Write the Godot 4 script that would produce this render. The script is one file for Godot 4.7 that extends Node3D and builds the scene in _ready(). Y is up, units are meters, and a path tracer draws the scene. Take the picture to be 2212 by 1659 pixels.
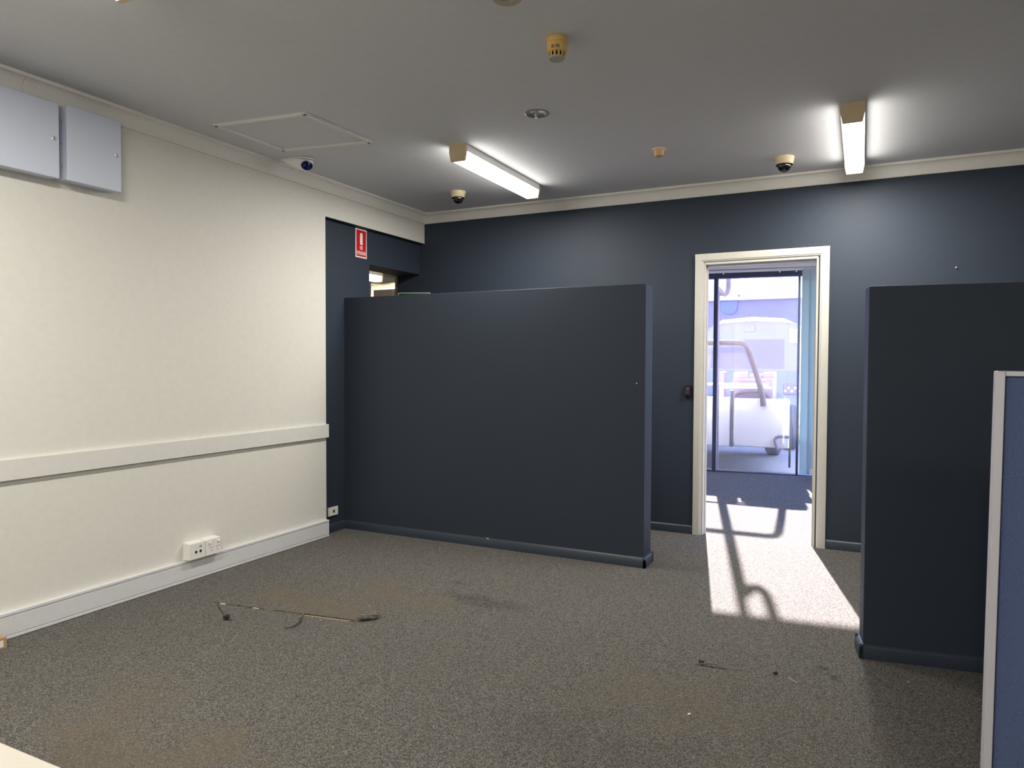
extends Node3D

# ---------------------------------------------------------------- mesh builder
class MB:
	var v := PackedVector3Array()
	var n := PackedVector3Array()
	var u := PackedVector2Array()
	var u2 := PackedVector2Array()

	func uvof(p: Vector3, nn: Vector3) -> Vector2:
		var a := nn.abs()
		if a.y >= a.x and a.y >= a.z:
			return Vector2(p.x, p.z)
		if a.x >= a.z:
			return Vector2(p.z, -p.y)
		return Vector2(p.x, -p.y)

	func tri(a: Vector3, b: Vector3, c: Vector3, na: Vector3, nb: Vector3, nc: Vector3) -> void:
		var g := (b - a).cross(c - a)
		if g.length_squared() < 1e-18:
			return
		var m := na + nb + nc
		var pts := [[a, na], [b, nb], [c, nc]]
		if g.dot(m) > 0.0:
			pts = [[a, na], [c, nc], [b, nb]]
		for q in pts:
			v.append(q[0])
			n.append((q[1] as Vector3).normalized())
			u.append(uvof(q[0], m))

	func quad(a: Vector3, b: Vector3, c: Vector3, d: Vector3, nn: Vector3) -> void:
		tri(a, b, c, nn, nn, nn)
		tri(a, c, d, nn, nn, nn)

	func face(a: Vector3, b: Vector3, c: Vector3, d: Vector3, inside: Vector3) -> void:
		var nn := (c - a).cross(d - b).normalized()
		if nn.dot((a + b + c + d) * 0.25 - inside) < 0.0:
			nn = -nn
		quad(a, b, c, d, nn)

	func quadn(a: Vector3, b: Vector3, c: Vector3, d: Vector3, na: Vector3, nb: Vector3, nc: Vector3, nd: Vector3) -> void:
		tri(a, b, c, na, nb, nc)
		tri(a, c, d, na, nc, nd)

	# box with chamfered edges
	func box(c: Vector3, s: Vector3, r := 0.0, bs := Basis.IDENTITY) -> MB:
		var h := s * 0.5
		r = minf(r, minf(h.x, minf(h.y, h.z)) * 0.9)
		var ax := [Vector3.RIGHT, Vector3.UP, Vector3.BACK]
		for i in 3:
			var j := (i + 1) % 3
			var k := (i + 2) % 3
			for sg in [-1.0, 1.0]:
				var nn: Vector3 = ax[i] * sg
				var o: Vector3 = nn * h[i]
				var a: Vector3 = ax[j] * (h[j] - r)
				var b: Vector3 = ax[k] * (h[k] - r)
				quad(c + bs * (o - a - b), c + bs * (o + a - b), c + bs * (o + a + b), c + bs * (o - a + b), bs * nn)
		if r > 0.0:
			for i in 3:
				var j := (i + 1) % 3
				var k := (i + 2) % 3
				for sj in [-1.0, 1.0]:
					for sk in [-1.0, 1.0]:
						var e: Vector3 = ax[i] * (h[i] - r)
						var p: Vector3 = ax[j] * sj * h[j] + ax[k] * sk * (h[k] - r)
						var q: Vector3 = ax[j] * sj * (h[j] - r) + ax[k] * sk * h[k]
						var nj: Vector3 = bs * (ax[j] * sj)
						var nk: Vector3 = bs * (ax[k] * sk)
						quadn(c + bs * (p - e), c + bs * (p + e), c + bs * (q + e), c + bs * (q - e), nj, nj, nk, nk)
			for sx in [-1.0, 1.0]:
				for sy in [-1.0, 1.0]:
					for sz in [-1.0, 1.0]:
						var w := Vector3(sx, sy, sz)
						var px := w * Vector3(h.x, h.y - r, h.z - r)
						var py := w * Vector3(h.x - r, h.y, h.z - r)
						var pz := w * Vector3(h.x - r, h.y - r, h.z)
						tri(c + bs * px, c + bs * py, c + bs * pz, bs * Vector3(sx, 0, 0), bs * Vector3(0, sy, 0), bs * Vector3(0, 0, sz))
		return self

	func span(a: Vector3, b: Vector3, r := 0.0) -> MB:
		return box((a + b) * 0.5, (b - a).abs(), r)

	# a profile (x along da, y along db) swept from p to q
	func extr(pr: Array, p: Vector3, q: Vector3, da: Vector3, db: Vector3, closed := true, caps := true, smooth_deg := 35.0) -> MB:
		var cnt := pr.size()
		var segs := cnt if closed else cnt - 1
		var area := 0.0
		for i in cnt:
			area += (pr[i] as Vector2).cross(pr[(i + 1) % cnt])
		var side := 1.0 if area > 0.0 else -1.0
		var sn := []
		for i in segs:
			var d: Vector2 = pr[(i + 1) % cnt] - pr[i]
			sn.append(Vector2(d.y, -d.x).normalized() * side)
		for i in segs:
			var n0: Vector2 = sn[i]
			var n1: Vector2 = sn[i]
			if closed or i > 0:
				var pv: Vector2 = sn[(i - 1 + segs) % segs]
				if pv.dot(sn[i]) > cos(deg_to_rad(smooth_deg)):
					n0 = (pv + sn[i]).normalized()
			if closed or i < segs - 1:
				var nx: Vector2 = sn[(i + 1) % segs]
				if nx.dot(sn[i]) > cos(deg_to_rad(smooth_deg)):
					n1 = (nx + sn[i]).normalized()
			var a: Vector2 = pr[i]
			var b: Vector2 = pr[(i + 1) % cnt]
			var oa := da * a.x + db * a.y
			var ob := da * b.x + db * b.y
			var va := da * n0.x + db * n0.y
			var vb := da * n1.x + db * n1.y
			quadn(p + oa, q + oa, q + ob, p + ob, va, va, vb, vb)
		if caps and closed:
			var poly := PackedVector2Array()
			for x in pr:
				poly.append(x)
			var id := Geometry2D.triangulate_polygon(poly)
			var d := (q - p).normalized()
			for t in range(0, id.size(), 3):
				var tr := []
				for k in 3:
					tr.append(da * poly[id[t + k]].x + db * poly[id[t + k]].y)
				tri(p + tr[0], p + tr[1], p + tr[2], -d, -d, -d)
				tri(q + tr[0], q + tr[1], q + tr[2], d, d, d)
		return self

	# profile of (radius, height) turned about an axis through o
	func lathe(pr: Array, o: Vector3, seg := 32, bs := Basis.IDENTITY, crease := 40.0) -> MB:
		var m := pr.size() - 1
		var sn := []
		for i in m:
			var d: Vector2 = pr[i + 1] - pr[i]
			sn.append(Vector2(d.y, -d.x).normalized())
		for i in m:
			var n0: Vector2 = sn[i]
			var n1: Vector2 = sn[i]
			if i > 0 and sn[i - 1].dot(sn[i]) > cos(deg_to_rad(crease)):
				n0 = (sn[i - 1] + sn[i]).normalized()
			if i < m - 1 and sn[i + 1].dot(sn[i]) > cos(deg_to_rad(crease)):
				n1 = (sn[i + 1] + sn[i]).normalized()
			for k in seg:
				var t0 := TAU * k / seg
				var t1 := TAU * (k + 1) / seg
				var c0 := Vector3(cos(t0), 0, sin(t0))
				var c1 := Vector3(cos(t1), 0, sin(t1))
				var y := Vector3.UP
				quadn(o + bs * (c0 * pr[i].x + y * pr[i].y), o + bs * (c1 * pr[i].x + y * pr[i].y), o + bs * (c1 * pr[i + 1].x + y * pr[i + 1].y), o + bs * (c0 * pr[i + 1].x + y * pr[i + 1].y),
					bs * (c0 * n0.x + y * n0.y), bs * (c1 * n0.x + y * n0.y), bs * (c1 * n1.x + y * n1.y), bs * (c0 * n1.x + y * n1.y))
		return self

	func tube(pts: Array, r: float, seg := 8, taper := 1.0) -> MB:
		var rings := []
		var up := Vector3.UP
		for i in pts.size():
			var d: Vector3
			if i == 0:
				d = pts[1] - pts[0]
			elif i == pts.size() - 1:
				d = pts[i] - pts[i - 1]
			else:
				d = (pts[i + 1] - pts[i]).normalized() + (pts[i] - pts[i - 1]).normalized()
			d = d.normalized()
			if absf(d.dot(up)) > 0.95:
				up = Vector3.RIGHT if absf(d.x) < 0.9 else Vector3.BACK
			var a := d.cross(up).normalized()
			var b := a.cross(d).normalized()
			up = b
			var ring := []
			var rr := r * lerpf(1.0, taper, float(i) / (pts.size() - 1))
			for k in seg:
				var t := TAU * k / seg
				var o := a * cos(t) + b * sin(t)
				ring.append([pts[i] + o * rr, o])
			rings.append(ring)
			if i == 0 or i == pts.size() - 1:
				for k in seg:
					var nn := -d if i == 0 else d
					tri(pts[i], ring[k][0], ring[(k + 1) % seg][0], nn, nn, nn)
		for i in rings.size() - 1:
			for k in seg:
				var l := (k + 1) % seg
				quadn(rings[i][k][0], rings[i][l][0], rings[i + 1][l][0], rings[i + 1][k][0], rings[i][k][1], rings[i][l][1], rings[i + 1][l][1], rings[i + 1][k][1])
		return self

	func mesh() -> ArrayMesh:
		var a := []
		a.resize(Mesh.ARRAY_MAX)
		a[Mesh.ARRAY_VERTEX] = v
		a[Mesh.ARRAY_NORMAL] = n
		a[Mesh.ARRAY_TEX_UV] = u
		if u2.size() == v.size():
			a[Mesh.ARRAY_TEX_UV2] = u2
		var m := ArrayMesh.new()
		m.add_surface_from_arrays(Mesh.PRIMITIVE_TRIANGLES, a)
		return m


# ---------------------------------------------------------------- naming
var taken := {}
var M := {}
var rng := RandomNumberGenerator.new()

const CEIL := 2.654
const REAR := 8.6
const RIGHT := 6.4


func numbered(called: String) -> String:
	if not taken.has(called):
		taken[called] = 0
		return called
	taken[called] += 1
	return "%s_%03d" % [called, taken[called]]


func obj(called: String, b, m: Material, parent: Node = null) -> MeshInstance3D:
	var o := MeshInstance3D.new()
	o.mesh = b.mesh() if b is MB else b
	o.material_override = m
	if parent == null:
		o.name = numbered(called)
		add_child(o, true)
	else:
		o.name = called
		parent.add_child(o, true)
		if o.name != called:
			var k := 1
			while parent.has_node("%s_%03d" % [called, k]):
				k += 1
			o.name = "%s_%03d" % [called, k]
	return o


func tag(o: Node, label: String, category: String, group := "") -> Node:
	o.set_meta("label", label)
	o.set_meta("category", category)
	if group:
		o.set_meta("group", group)
	return o


func thing(called: String, label: String, category: String, at := Vector3.ZERO, group := "") -> Node3D:
	var o := Node3D.new()
	o.name = numbered(called)
	add_child(o)
	o.position = at
	tag(o, label, category, group)
	return o


func struct(called: String, b, m: Material, label := "") -> MeshInstance3D:
	var o := obj(called, b, m)
	o.set_meta("kind", "structure")
	if label:
		o.set_meta("label", label)
	return o


func struct_root(called: String, label := "") -> Node3D:
	var o := Node3D.new()
	o.name = called
	add_child(o)
	o.set_meta("kind", "structure")
	if label:
		o.set_meta("label", label)
	return o


func mat(c: Color, rough := 0.6, metal := 0.0, spec := 0.5) -> StandardMaterial3D:
	var m := StandardMaterial3D.new()
	m.albedo_color = c
	m.roughness = rough
	m.metallic = metal
	m.metallic_specular = spec
	return m


func c8(r: int, g: int, b: int) -> Color:
	return Color8(r, g, b)


# ---------------------------------------------------------------- textures
func noise_tex(freq: float, size: int, octaves: int, as_normal := false, strength := 4.0, sd := 3) -> NoiseTexture2D:
	var f := FastNoiseLite.new()
	f.noise_type = FastNoiseLite.TYPE_SIMPLEX_SMOOTH
	f.frequency = freq
	f.fractal_octaves = octaves
	f.seed = sd
	var t := NoiseTexture2D.new()
	t.noise = f
	t.width = size
	t.height = size
	t.seamless = true
	t.as_normal_map = as_normal
	t.bump_strength = strength
	return t


func speckled(lo: Color, hi: Color, freq: float, sd: int, octaves := 3) -> NoiseTexture2D:
	var t := noise_tex(freq, 512, octaves, false, 4.0, sd)
	var g := Gradient.new()
	g.set_color(0, lo)
	g.set_color(1, hi)
	t.color_ramp = g
	return t


# short yarn strokes of mixed greys, wrapping round the tile
func carpet_images() -> Array:
	var S := 1024
	var px := PackedByteArray()
	px.resize(S * S * 3)
	var hgt := PackedByteArray()
	hgt.resize(S * S)
	for i in S * S:
		px[i * 3] = 73
		px[i * 3 + 1] = 72
		px[i * 3 + 2] = 68
	for s in 95000:
		var x := rng.randf() * S
		var y := rng.randf() * S
		var a := rng.randf() * TAU
		var l := rng.randi_range(4, 9)
		var t := clampf(rng.randfn(109.0, 22.0), 44.0, 150.0)
		if rng.randf() < 0.02:
			t = rng.randf_range(125.0, 155.0)
		var tint := rng.randf_range(-4.0, 4.0)
		var hh := int(clampf(90 + t * 0.5 + rng.randf_range(-50, 50), 0, 255))
		var dx := cos(a)
		var dy := sin(a)
		for k in l:
			var shade := t - absf(k - l * 0.5) * 1.6
			for w in 2:
				var ix := posmod(int(x + dx * k - dy * w), S)
				var iy := posmod(int(y + dy * k + dx * w), S)
				var p := iy * S + ix
				px[p * 3] = int(clampf(shade + 3.0 + tint, 0, 255))
				px[p * 3 + 1] = int(clampf(shade - 0.5, 0, 255))
				px[p * 3 + 2] = int(clampf(shade - 4.5 - tint, 0, 255))
				hgt[p] = hh
	var im := Image.create_from_data(S, S, false, Image.FORMAT_RGB8, px)
	var hm := Image.create_from_data(S, S, false, Image.FORMAT_L8, hgt)
	hm.convert(Image.FORMAT_RGBA8)
	hm.bump_map_to_normal_map(2.0)
	return [ImageTexture.create_from_image(im), ImageTexture.create_from_image(hm)]


const STX := 640
const STZ := 1220
const ST_X0 := -0.4
const ST_Z0 := -3.5


# walked-in dirt and dye on the carpet: patches with ragged, grainy outlines
func stain_image() -> ImageTexture:
	var blobs := [
		# x, z, rx, rz, colour, strength
		[0.95, 2.52, 0.50, 0.24, Color(0.42, 0.385, 0.325), 0.55],
		[1.25, 2.22, 0.42, 0.22, Color(0.42, 0.385, 0.325), 0.45],
		[1.55, 4.05, 0.62, 0.42, Color(0.42, 0.385, 0.325), 0.60],
		[1.05, 3.70, 0.35, 0.25, Color(0.42, 0.385, 0.325), 0.30],
		[2.25, 4.45, 0.40, 0.30, Color(0.42, 0.385, 0.325), 0.40],
		[3.05, 2.75, 0.65, 0.35, Color(0.42, 0.385, 0.325), 0.30],
		[3.46, 2.17, 0.05, 0.035, Color(0.10, 0.09, 0.10), 0.55],
		[3.50, 2.25, 0.04, 0.05, Color(0.10, 0.10, 0.10), 0.45],
		[3.35, 3.30, 0.40, 0.25, Color(0.42, 0.385, 0.325), 0.40],
		[1.70, 2.10, 0.30, 0.12, Color(0.13, 0.12, 0.12), 0.28],
		[1.45, 1.86, 0.16, 0.07, Color(0.12, 0.11, 0.11), 0.50],
		[2.75, 3.25, 0.5, 0.3, Color(0.30, 0.29, 0.26), 0.25],
	]
	var f := FastNoiseLite.new()
	f.frequency = 0.018
	f.fractal_octaves = 5
	f.seed = 11
	var img := Image.create(STX, STZ, false, Image.FORMAT_RGBA8)
	img.fill(Color(0.3, 0.29, 0.27, 0.0))
	for b in blobs:
		var x0 := int((b[0] - b[2] * 1.5 - ST_X0) * 100.0)
		var x1 := int((b[0] + b[2] * 1.5 - ST_X0) * 100.0)
		var z0 := int((b[1] - b[3] * 1.5 - ST_Z0) * 100.0)
		var z1 := int((b[1] + b[3] * 1.5 - ST_Z0) * 100.0)
		for iz in range(maxi(z0, 0), mini(z1, STZ)):
			for ix in range(maxi(x0, 0), mini(x1, STX)):
				var dx: float = (ix / 100.0 + ST_X0 - b[0]) / b[2]
				var dz: float = (iz / 100.0 + ST_Z0 - b[1]) / b[3]
				var r := sqrt(dx * dx + dz * dz) + f.get_noise_2d(ix * 1.5 + 77.0 * b[0], iz * 1.5) * 0.9
				var k := clampf((1.0 - r) * 1.5, 0.0, 1.0)
				if k <= 0.0:
					continue
				k *= 0.45 + 0.9 * rng.randf() + 0.45 * f.get_noise_2d(ix * 9.0, iz * 9.0)
				k = clampf(k * b[5] * 1.0, 0.0, 0.85)
				var was := img.get_pixel(ix, iz)
				if k > was.a:
					var c: Color = b[4]
					c.a = k
					img.set_pixel(ix, iz, c)
	return ImageTexture.create_from_image(img)


func make_materials() -> void:
	var peel := noise_tex(0.05, 512, 3, true, 1.2, 5)
	var wear := speckled(c8(250, 250, 249), c8(255, 255, 255), 0.02, 8, 3)
	var make_wall := func(c: Color, rough: float, spec := 0.4) -> StandardMaterial3D:
		var m := mat(c, rough, 0.0, spec)
		m.albedo_texture = wear
		m.normal_enabled = true
		m.normal_texture = peel
		m.normal_scale = 0.18
		m.uv1_triplanar = true
		m.uv1_world_triplanar = true
		m.uv1_scale = Vector3(1.6, 1.6, 1.6)
		return m
	M.white_wall = make_wall.call(c8(225, 223, 216), 0.62)
	M.ceiling = make_wall.call(c8(212, 213, 217), 0.85, 0.2)
	M.cornice = make_wall.call(c8(230, 228, 222), 0.6)
	M.navy = make_wall.call(c8(48, 57, 70), 0.6, 0.4)
	M.skirt_navy = make_wall.call(c8(48, 57, 70), 0.42, 0.5)
	M.trim_white = make_wall.call(c8(226, 224, 220), 0.38, 0.5)
	M.casing = make_wall.call(c8(210, 207, 198), 0.4, 0.5)
	M.back_room = make_wall.call(c8(226, 216, 200), 0.7)
	M.duct = make_wall.call(c8(220, 220, 223), 0.35, 0.5)
	M.plastic_white = mat(c8(236, 234, 228), 0.35)
	M.plastic_cream = mat(c8(233, 216, 178), 0.42)
	M.plastic_yellow = mat(c8(222, 186, 116), 0.45)
	M.plastic_orange = mat(c8(226, 182, 128), 0.45)
	M.disc_grey = mat(c8(176, 168, 150), 0.5)
	M.black = mat(c8(18, 17, 18), 0.45)
	M.black_slot = mat(c8(12, 10, 10), 0.8)
	M.grey_metal = mat(c8(150, 150, 150), 0.45, 0.6)
	M.chrome = mat(c8(232, 232, 232), 0.2, 0.6)
	M.cab = mat(c8(208, 215, 232), 0.42)
	M.end_cap = mat(c8(208, 188, 156), 0.5)
	M.tray = mat(c8(232, 230, 226), 0.4)
	M.alu = mat(c8(198, 196, 204), 0.55, 0.3)
	M.dome = mat(c8(14, 14, 18), 0.08, 0.0, 0.6)
	M.lens_blue = mat(c8(10, 12, 84), 0.1, 0.0, 0.6)
	M.red = mat(c8(206, 16, 34), 0.4)
	M.sign_white = mat(c8(240, 238, 232), 0.45)
	M.green = mat(c8(12, 96, 50), 0.4)
	M.card = mat(c8(176, 146, 108), 0.85)
	M.paper = mat(c8(232, 230, 226), 0.8)
	M.desk = mat(c8(204, 197, 184), 0.5)
	M.olive_print = mat(c8(74, 54, 26), 0.6)
	var weave := noise_tex(0.18, 256, 2, true, 6.0, 31)
	M.fabric = mat(c8(94, 108, 144), 0.95, 0.0, 0.2)
	M.fabric.albedo_texture = speckled(c8(205, 208, 216), c8(255, 255, 255), 0.12, 33, 3)
	M.fabric.normal_enabled = true
	M.fabric.normal_texture = weave
	M.fabric.normal_scale = 0.5
	M.fabric.uv1_scale = Vector3(5, 5, 5)
	M.fabric.rim_enabled = true
	M.fabric.rim = 0.3
	M.diffuser = mat(c8(246, 242, 232), 0.4)
	M.diffuser.emission_enabled = true
	M.diffuser.emission = Color(1.0, 0.982, 0.945)
	M.diffuser.emission_energy_multiplier = 3.4
	M.led = mat(c8(220, 30, 40), 0.3)
	M.led.emission_enabled = true
	M.led.emission = Color(1.0, 0.1, 0.12)
	M.led.emission_energy_multiplier = 0.5
	# carpet
	var ci := carpet_images()
	M.carpet = mat(Color(1, 1, 1), 0.97, 0.0, 0.15)
	M.carpet.albedo_texture = ci[0]
	M.carpet.normal_enabled = true
	M.carpet.normal_texture = ci[1]
	M.carpet.normal_scale = 0.7
	M.carpet.uv1_scale = Vector3(1.1, 1.1, 1.1)
	M.carpet.detail_enabled = true
	M.carpet.detail_uv_layer = BaseMaterial3D.DETAIL_UV_2
	M.carpet.detail_albedo = stain_image()
	M.carpet.detail_blend_mode = BaseMaterial3D.BLEND_MODE_MIX
	M.underlay = mat(c8(40, 34, 30), 0.95)
	M.strip = mat(c8(192, 172, 140), 0.8)
	M.thread_grey = mat(c8(112, 110, 102), 0.9)
	M.thread_dark = mat(c8(46, 44, 42), 0.9)
	M.thread_mid = mat(c8(150, 146, 136), 0.9)
	M.thread_pale = mat(c8(196, 190, 176), 0.9)
	# entrance and outdoors
	M.frame_dark = mat(c8(70, 74, 92), 0.4, 0.3)
	M.frame_light = mat(c8(190, 192, 206), 0.35, 0.5)
	M.glass = mat(Color(1, 1, 1, 0.06), 0.03)
	M.glass.transparency = BaseMaterial3D.TRANSPARENCY_ALPHA
	M.slat_a = mat(c8(168, 186, 180), 0.8)
	M.slat_b = mat(c8(190, 208, 208), 0.8)
	for k in ["slat_a", "slat_b"]:
		M[k].backlight_enabled = true
		M[k].backlight = Color(0.34, 0.42, 0.45)
	M.ground = mat(c8(150, 144, 138), 0.9)
	M.ground.albedo_texture = speckled(c8(215, 214, 212), c8(255, 255, 255), 0.03, 41, 4)
	M.ute_white = mat(c8(244, 244, 244), 0.35)
	M.ute_grey = mat(c8(86, 84, 104), 0.5)
	M.hoop = mat(c8(96, 86, 92), 0.5)
	M.arch = mat(c8(112, 96, 98), 0.6)
	M.bed = mat(c8(124, 120, 150), 0.5)
	M.tyre = mat(c8(40, 42, 62), 0.85)
	M.van = mat(c8(122, 124, 152), 0.3)
	M.van_glass = mat(c8(106, 102, 124), 0.2)
	M.van_low = mat(c8(98, 112, 150), 0.3)
	M.lamp_white = mat(c8(230, 230, 236), 0.25)
	M.bld_white = mat(c8(238, 238, 240), 0.7)
	M.bld_blue = mat(c8(110, 104, 146), 0.7)
	M.bld_lobe = mat(c8(78, 96, 160), 0.7)
	M.pipe = mat(c8(122, 116, 136), 0.5)
	M.box_lilac = mat(c8(140, 128, 156), 0.8)
	M.box_pink = mat(c8(172, 142, 150), 0.8)
	M.bark = mat(c8(70, 60, 55), 0.9)


# ---------------------------------------------------------------- scene
func _ready() -> void:
	rng.seed = 20240
	make_lights_and_camera()
	make_materials()
	make_shell()
	make_entrance()
	make_low_walls()
	make_lamps()
	make_ceiling_things()
	make_left_wall_things()
	make_back_wall_things()
	make_screen_and_desk()
	make_floor_bits()
	make_back_room()
	make_outdoors()


func make_lights_and_camera() -> void:
	var cam := Camera3D.new()
	cam.name = "camera"
	cam.fov = 57.0046
	cam.near = 0.05
	cam.far = 200.0
	cam.position = Vector3(3.5865, 1.3, 5.4515)
	cam.rotation = Vector3(-0.02865, 0.45873, 0.00383)
	add_child(cam)
	cam.current = true
	# a phone's small aperture: only what is within arm's reach goes soft
	var lens := CameraAttributesPhysical.new()
	lens.frustum_focal_length = 22.0985
	lens.frustum_near = 0.05
	lens.frustum_far = 200.0
	lens.frustum_focus_distance = 4.5
	lens.exposure_aperture = 9.6
	cam.attributes = lens

	var we := WorldEnvironment.new()
	we.name = "environment"
	var e := Environment.new()
	var sky := Sky.new()
	var sm := ProceduralSkyMaterial.new()
	sm.sky_top_color = Color(0.50, 0.62, 0.92)
	sm.sky_horizon_color = Color(0.86, 0.88, 0.97)
	sm.ground_bottom_color = Color(0.45, 0.43, 0.42)
	sm.ground_horizon_color = Color(0.62, 0.62, 0.64)
	sm.sky_energy_multiplier = 1.45
	sm.ground_energy_multiplier = 0.6
	sky.sky_material = sm
	e.background_mode = Environment.BG_SKY
	e.sky = sky
	e.tonemap_mode = Environment.TONE_MAPPER_LINEAR
	e.tonemap_exposure = 4.0
	e.sdfgi_enabled = true
	e.ssao_enabled = true
	e.ssil_enabled = true
	we.environment = e
	add_child(we)

	var sun := DirectionalLight3D.new()
	sun.name = "sun"
	sun.light_color = Color(1.0, 0.955, 0.965)
	sun.light_energy = 4.6
	sun.light_angular_distance = 0.6
	sun.shadow_enabled = true
	sun.look_at_from_position(Vector3(-0.213, 0.463, -1.0) * 20.0, Vector3.ZERO, Vector3.UP)
	add_child(sun)


func make_shell() -> void:
	# floor: slab, then the carpet in two widths that meet at a worn seam
	var fl := MB.new()
	fl.span(Vector3(-3.4, -0.2, -0.1), Vector3(RIGHT + 0.2, -0.008, REAR + 0.2))
	fl.span(Vector3(-3.4, -0.2, -3.40), Vector3(4.30, -0.008, -0.1))
	var floor_root := struct("floor", fl, M.underlay, "dark charcoal carpeted floor with a torn seam")
	var seam := func(x: float) -> float: return 2.768 - 0.1490 * (x - 0.407)
	# half-openings along the seam: x, half width
	var keys := [[-0.3, 0.0], [0.43, 0.0], [0.46, 0.003], [0.50, 0.008], [0.545, 0.009], [0.56, 0.005], [0.60, 0.006], [0.66, 0.0055], [0.70, 0.009], [0.75, 0.008], [0.77, 0.005], [0.80, 0.0], [0.83, 0.0], [0.845, 0.007], [0.90, 0.007], [0.99, 0.007], [1.02, 0.012], [1.10, 0.0140], [1.22, 0.013], [1.30, 0.009], [1.33, 0.0], [2.80, 0.0], [2.84, 0.002], [2.88, 0.0015], [2.89, 0.0], [2.95, 0.0], [2.97, 0.003], [3.00, 0.005], [3.05, 0.006], [3.09, 0.003], [3.15, 0.003], [3.18, 0.001], [3.20, 0.0], [4.249, 0.0], [4.251, 0.0], [RIGHT, 0.0]]
	var xs := []
	var gs := []
	for i in keys.size() - 1:
		var a: Array = keys[i]
		var b: Array = keys[i + 1]
		var cut := 1 if a[1] == 0.0 and b[1] == 0.0 else maxi(1, int((b[0] - a[0]) / 0.008))
		for k in cut:
			var t := float(k) / cut
			var g := lerpf(a[1], b[1], t)
			if g > 0.0 and k > 0:
				g = maxf(0.0006, g + rng.randf_range(-0.0016, 0.0016))
			xs.append(lerpf(a[0], b[0], t))
			gs.append(g)
	xs.append(RIGHT)
	gs.append(0.0)
	for side in 2:
		var b := MB.new()
		var far := func(x: float) -> float: return REAR if side == 1 else (-0.05 if x > 4.25 else -3.345 - 0.1228 * (x - 1.99))
		var sg := 1.0 if side == 1 else -1.0
		for i in xs.size() - 1:
			var a0 := Vector3(xs[i], 0, seam.call(xs[i]) + sg * gs[i])
			var a1 := Vector3(xs[i + 1], 0, seam.call(xs[i + 1]) + sg * gs[i + 1])
			b.quad(a0, a1, Vector3(xs[i + 1], 0, far.call(xs[i + 1])), Vector3(xs[i], 0, far.call(xs[i])), Vector3.UP)
			if gs[i] > 0.0 or gs[i + 1] > 0.0:
				var dn := Vector3(0, -0.007, 0)
				b.quad(a0, a1, a1 + dn, a0 + dn, Vector3(0, 0, -sg))
		for p in b.v:
			b.u2.append(Vector2((p.x - ST_X0) / (STX / 100.0), (p.z - ST_Z0) / (STZ / 100.0)))
		obj("carpet_width", b, M.carpet, floor_root)
	# pale timber that shows in the tear
	var sb := MB.new()
	var rot := Basis(Vector3.UP, atan(0.149))
	sb.box(Vector3(1.160, -0.0030, seam.call(1.160) + 0.0105), Vector3(0.27, 0.007, 0.0060), 0.0008, rot)
	obj("timber_strip", sb, M.strip, floor_root)
	for q in [[0.520, 0.034, 0.015], [0.728, 0.036, 0.010]]:
		var wb := MB.new()
		wb.box(Vector3(q[0], -0.002, seam.call(q[0]) + 0.001), Vector3(q[1], 0.005, q[2]), 0.001, rot)
		obj("backing_scrap", wb, M.strip, floor_root)

	# ceiling with its slab
	struct("ceiling", MB.new().span(Vector3(-0.7, CEIL, -0.1), Vector3(RIGHT + 0.2, CEIL + 0.2, REAR + 0.2)).span(Vector3(-0.7, CEIL, -3.72), Vector3(4.30, CEIL + 0.2, -0.1)), M.ceiling, "pale grey painted plaster ceiling")

	# left wall: white lining, cut back over the passage
	var wl := MB.new()
	wl.span(Vector3(-0.05, 0.0, 1.330), Vector3(0.0, CEIL, REAR))
	wl.span(Vector3(-0.05, 2.389, 0.0), Vector3(0.0, CEIL, 1.330))
	struct("wall_left", wl, M.white_wall, "off-white painted wall with a rail across it")
	var wr := MB.new()
	wr.span(Vector3(-0.300, 0.0, 0.742), Vector3(-0.0505, CEIL, REAR))
	wr.span(Vector3(-0.300, 2.112, 0.0), Vector3(-0.0505, CEIL, 0.742))
	struct("wall_recess", wr, M.navy, "dark navy wall set back behind the white lining, with a passage opening")
	# under side of the white bulkhead is painted navy
	struct("trim_4", MB.new().span(Vector3(-0.050, 2.3845, 0.001), Vector3(0.0, 2.389, 1.329)), M.navy, "navy underside of the white bulkhead")

	# back wall with the doorway
	var wb2 := MB.new()
	wb2.span(Vector3(-0.300, 0.0, -0.10), Vector3(2.51, CEIL, 0.0))
	wb2.span(Vector3(3.30, 0.0, -0.10), Vector3(RIGHT, CEIL, 0.0))
	wb2.span(Vector3(2.51, 2.066, -0.10), Vector3(3.30, CEIL, 0.0))
	struct("wall_back", wb2, M.navy, "dark navy painted wall with a doorway")
	struct("wall_right", MB.new().span(Vector3(RIGHT, 0.0, -0.1), Vector3(RIGHT + 0.15, CEIL, REAR)), M.white_wall, "off-white wall outside the frame")
	struct("wall_rear", MB.new().span(Vector3(-0.3, 0.0, REAR), Vector3(RIGHT + 0.15, CEIL, REAR + 0.15)), M.white_wall, "off-white wall behind the camera")

	# cove cornice
	var pr := [Vector2(0, 0.0895), Vector2(0.011, 0.0895), Vector2(0.013, 0.084)]
	for k in range(0, 9):
		var t := deg_to_rad(90.0 * k / 8.0)
		pr.append(Vector2(0.056 - 0.041 * cos(t), 0.080 - 0.063 * sin(t)))
	pr.append(Vector2(0.060, 0.0155))
	pr.append(Vector2(0.060, 0.0))
	pr.append(Vector2(0, 0))
	var tl := struct_root("trim_1", "white cove cornice along the top of the white wall")
	obj("cornice_length", MB.new().extr(pr, Vector3(0, CEIL, 0.0), Vector3(0, CEIL, 3.452), Vector3.RIGHT, Vector3.DOWN), M.cornice, tl)
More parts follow.
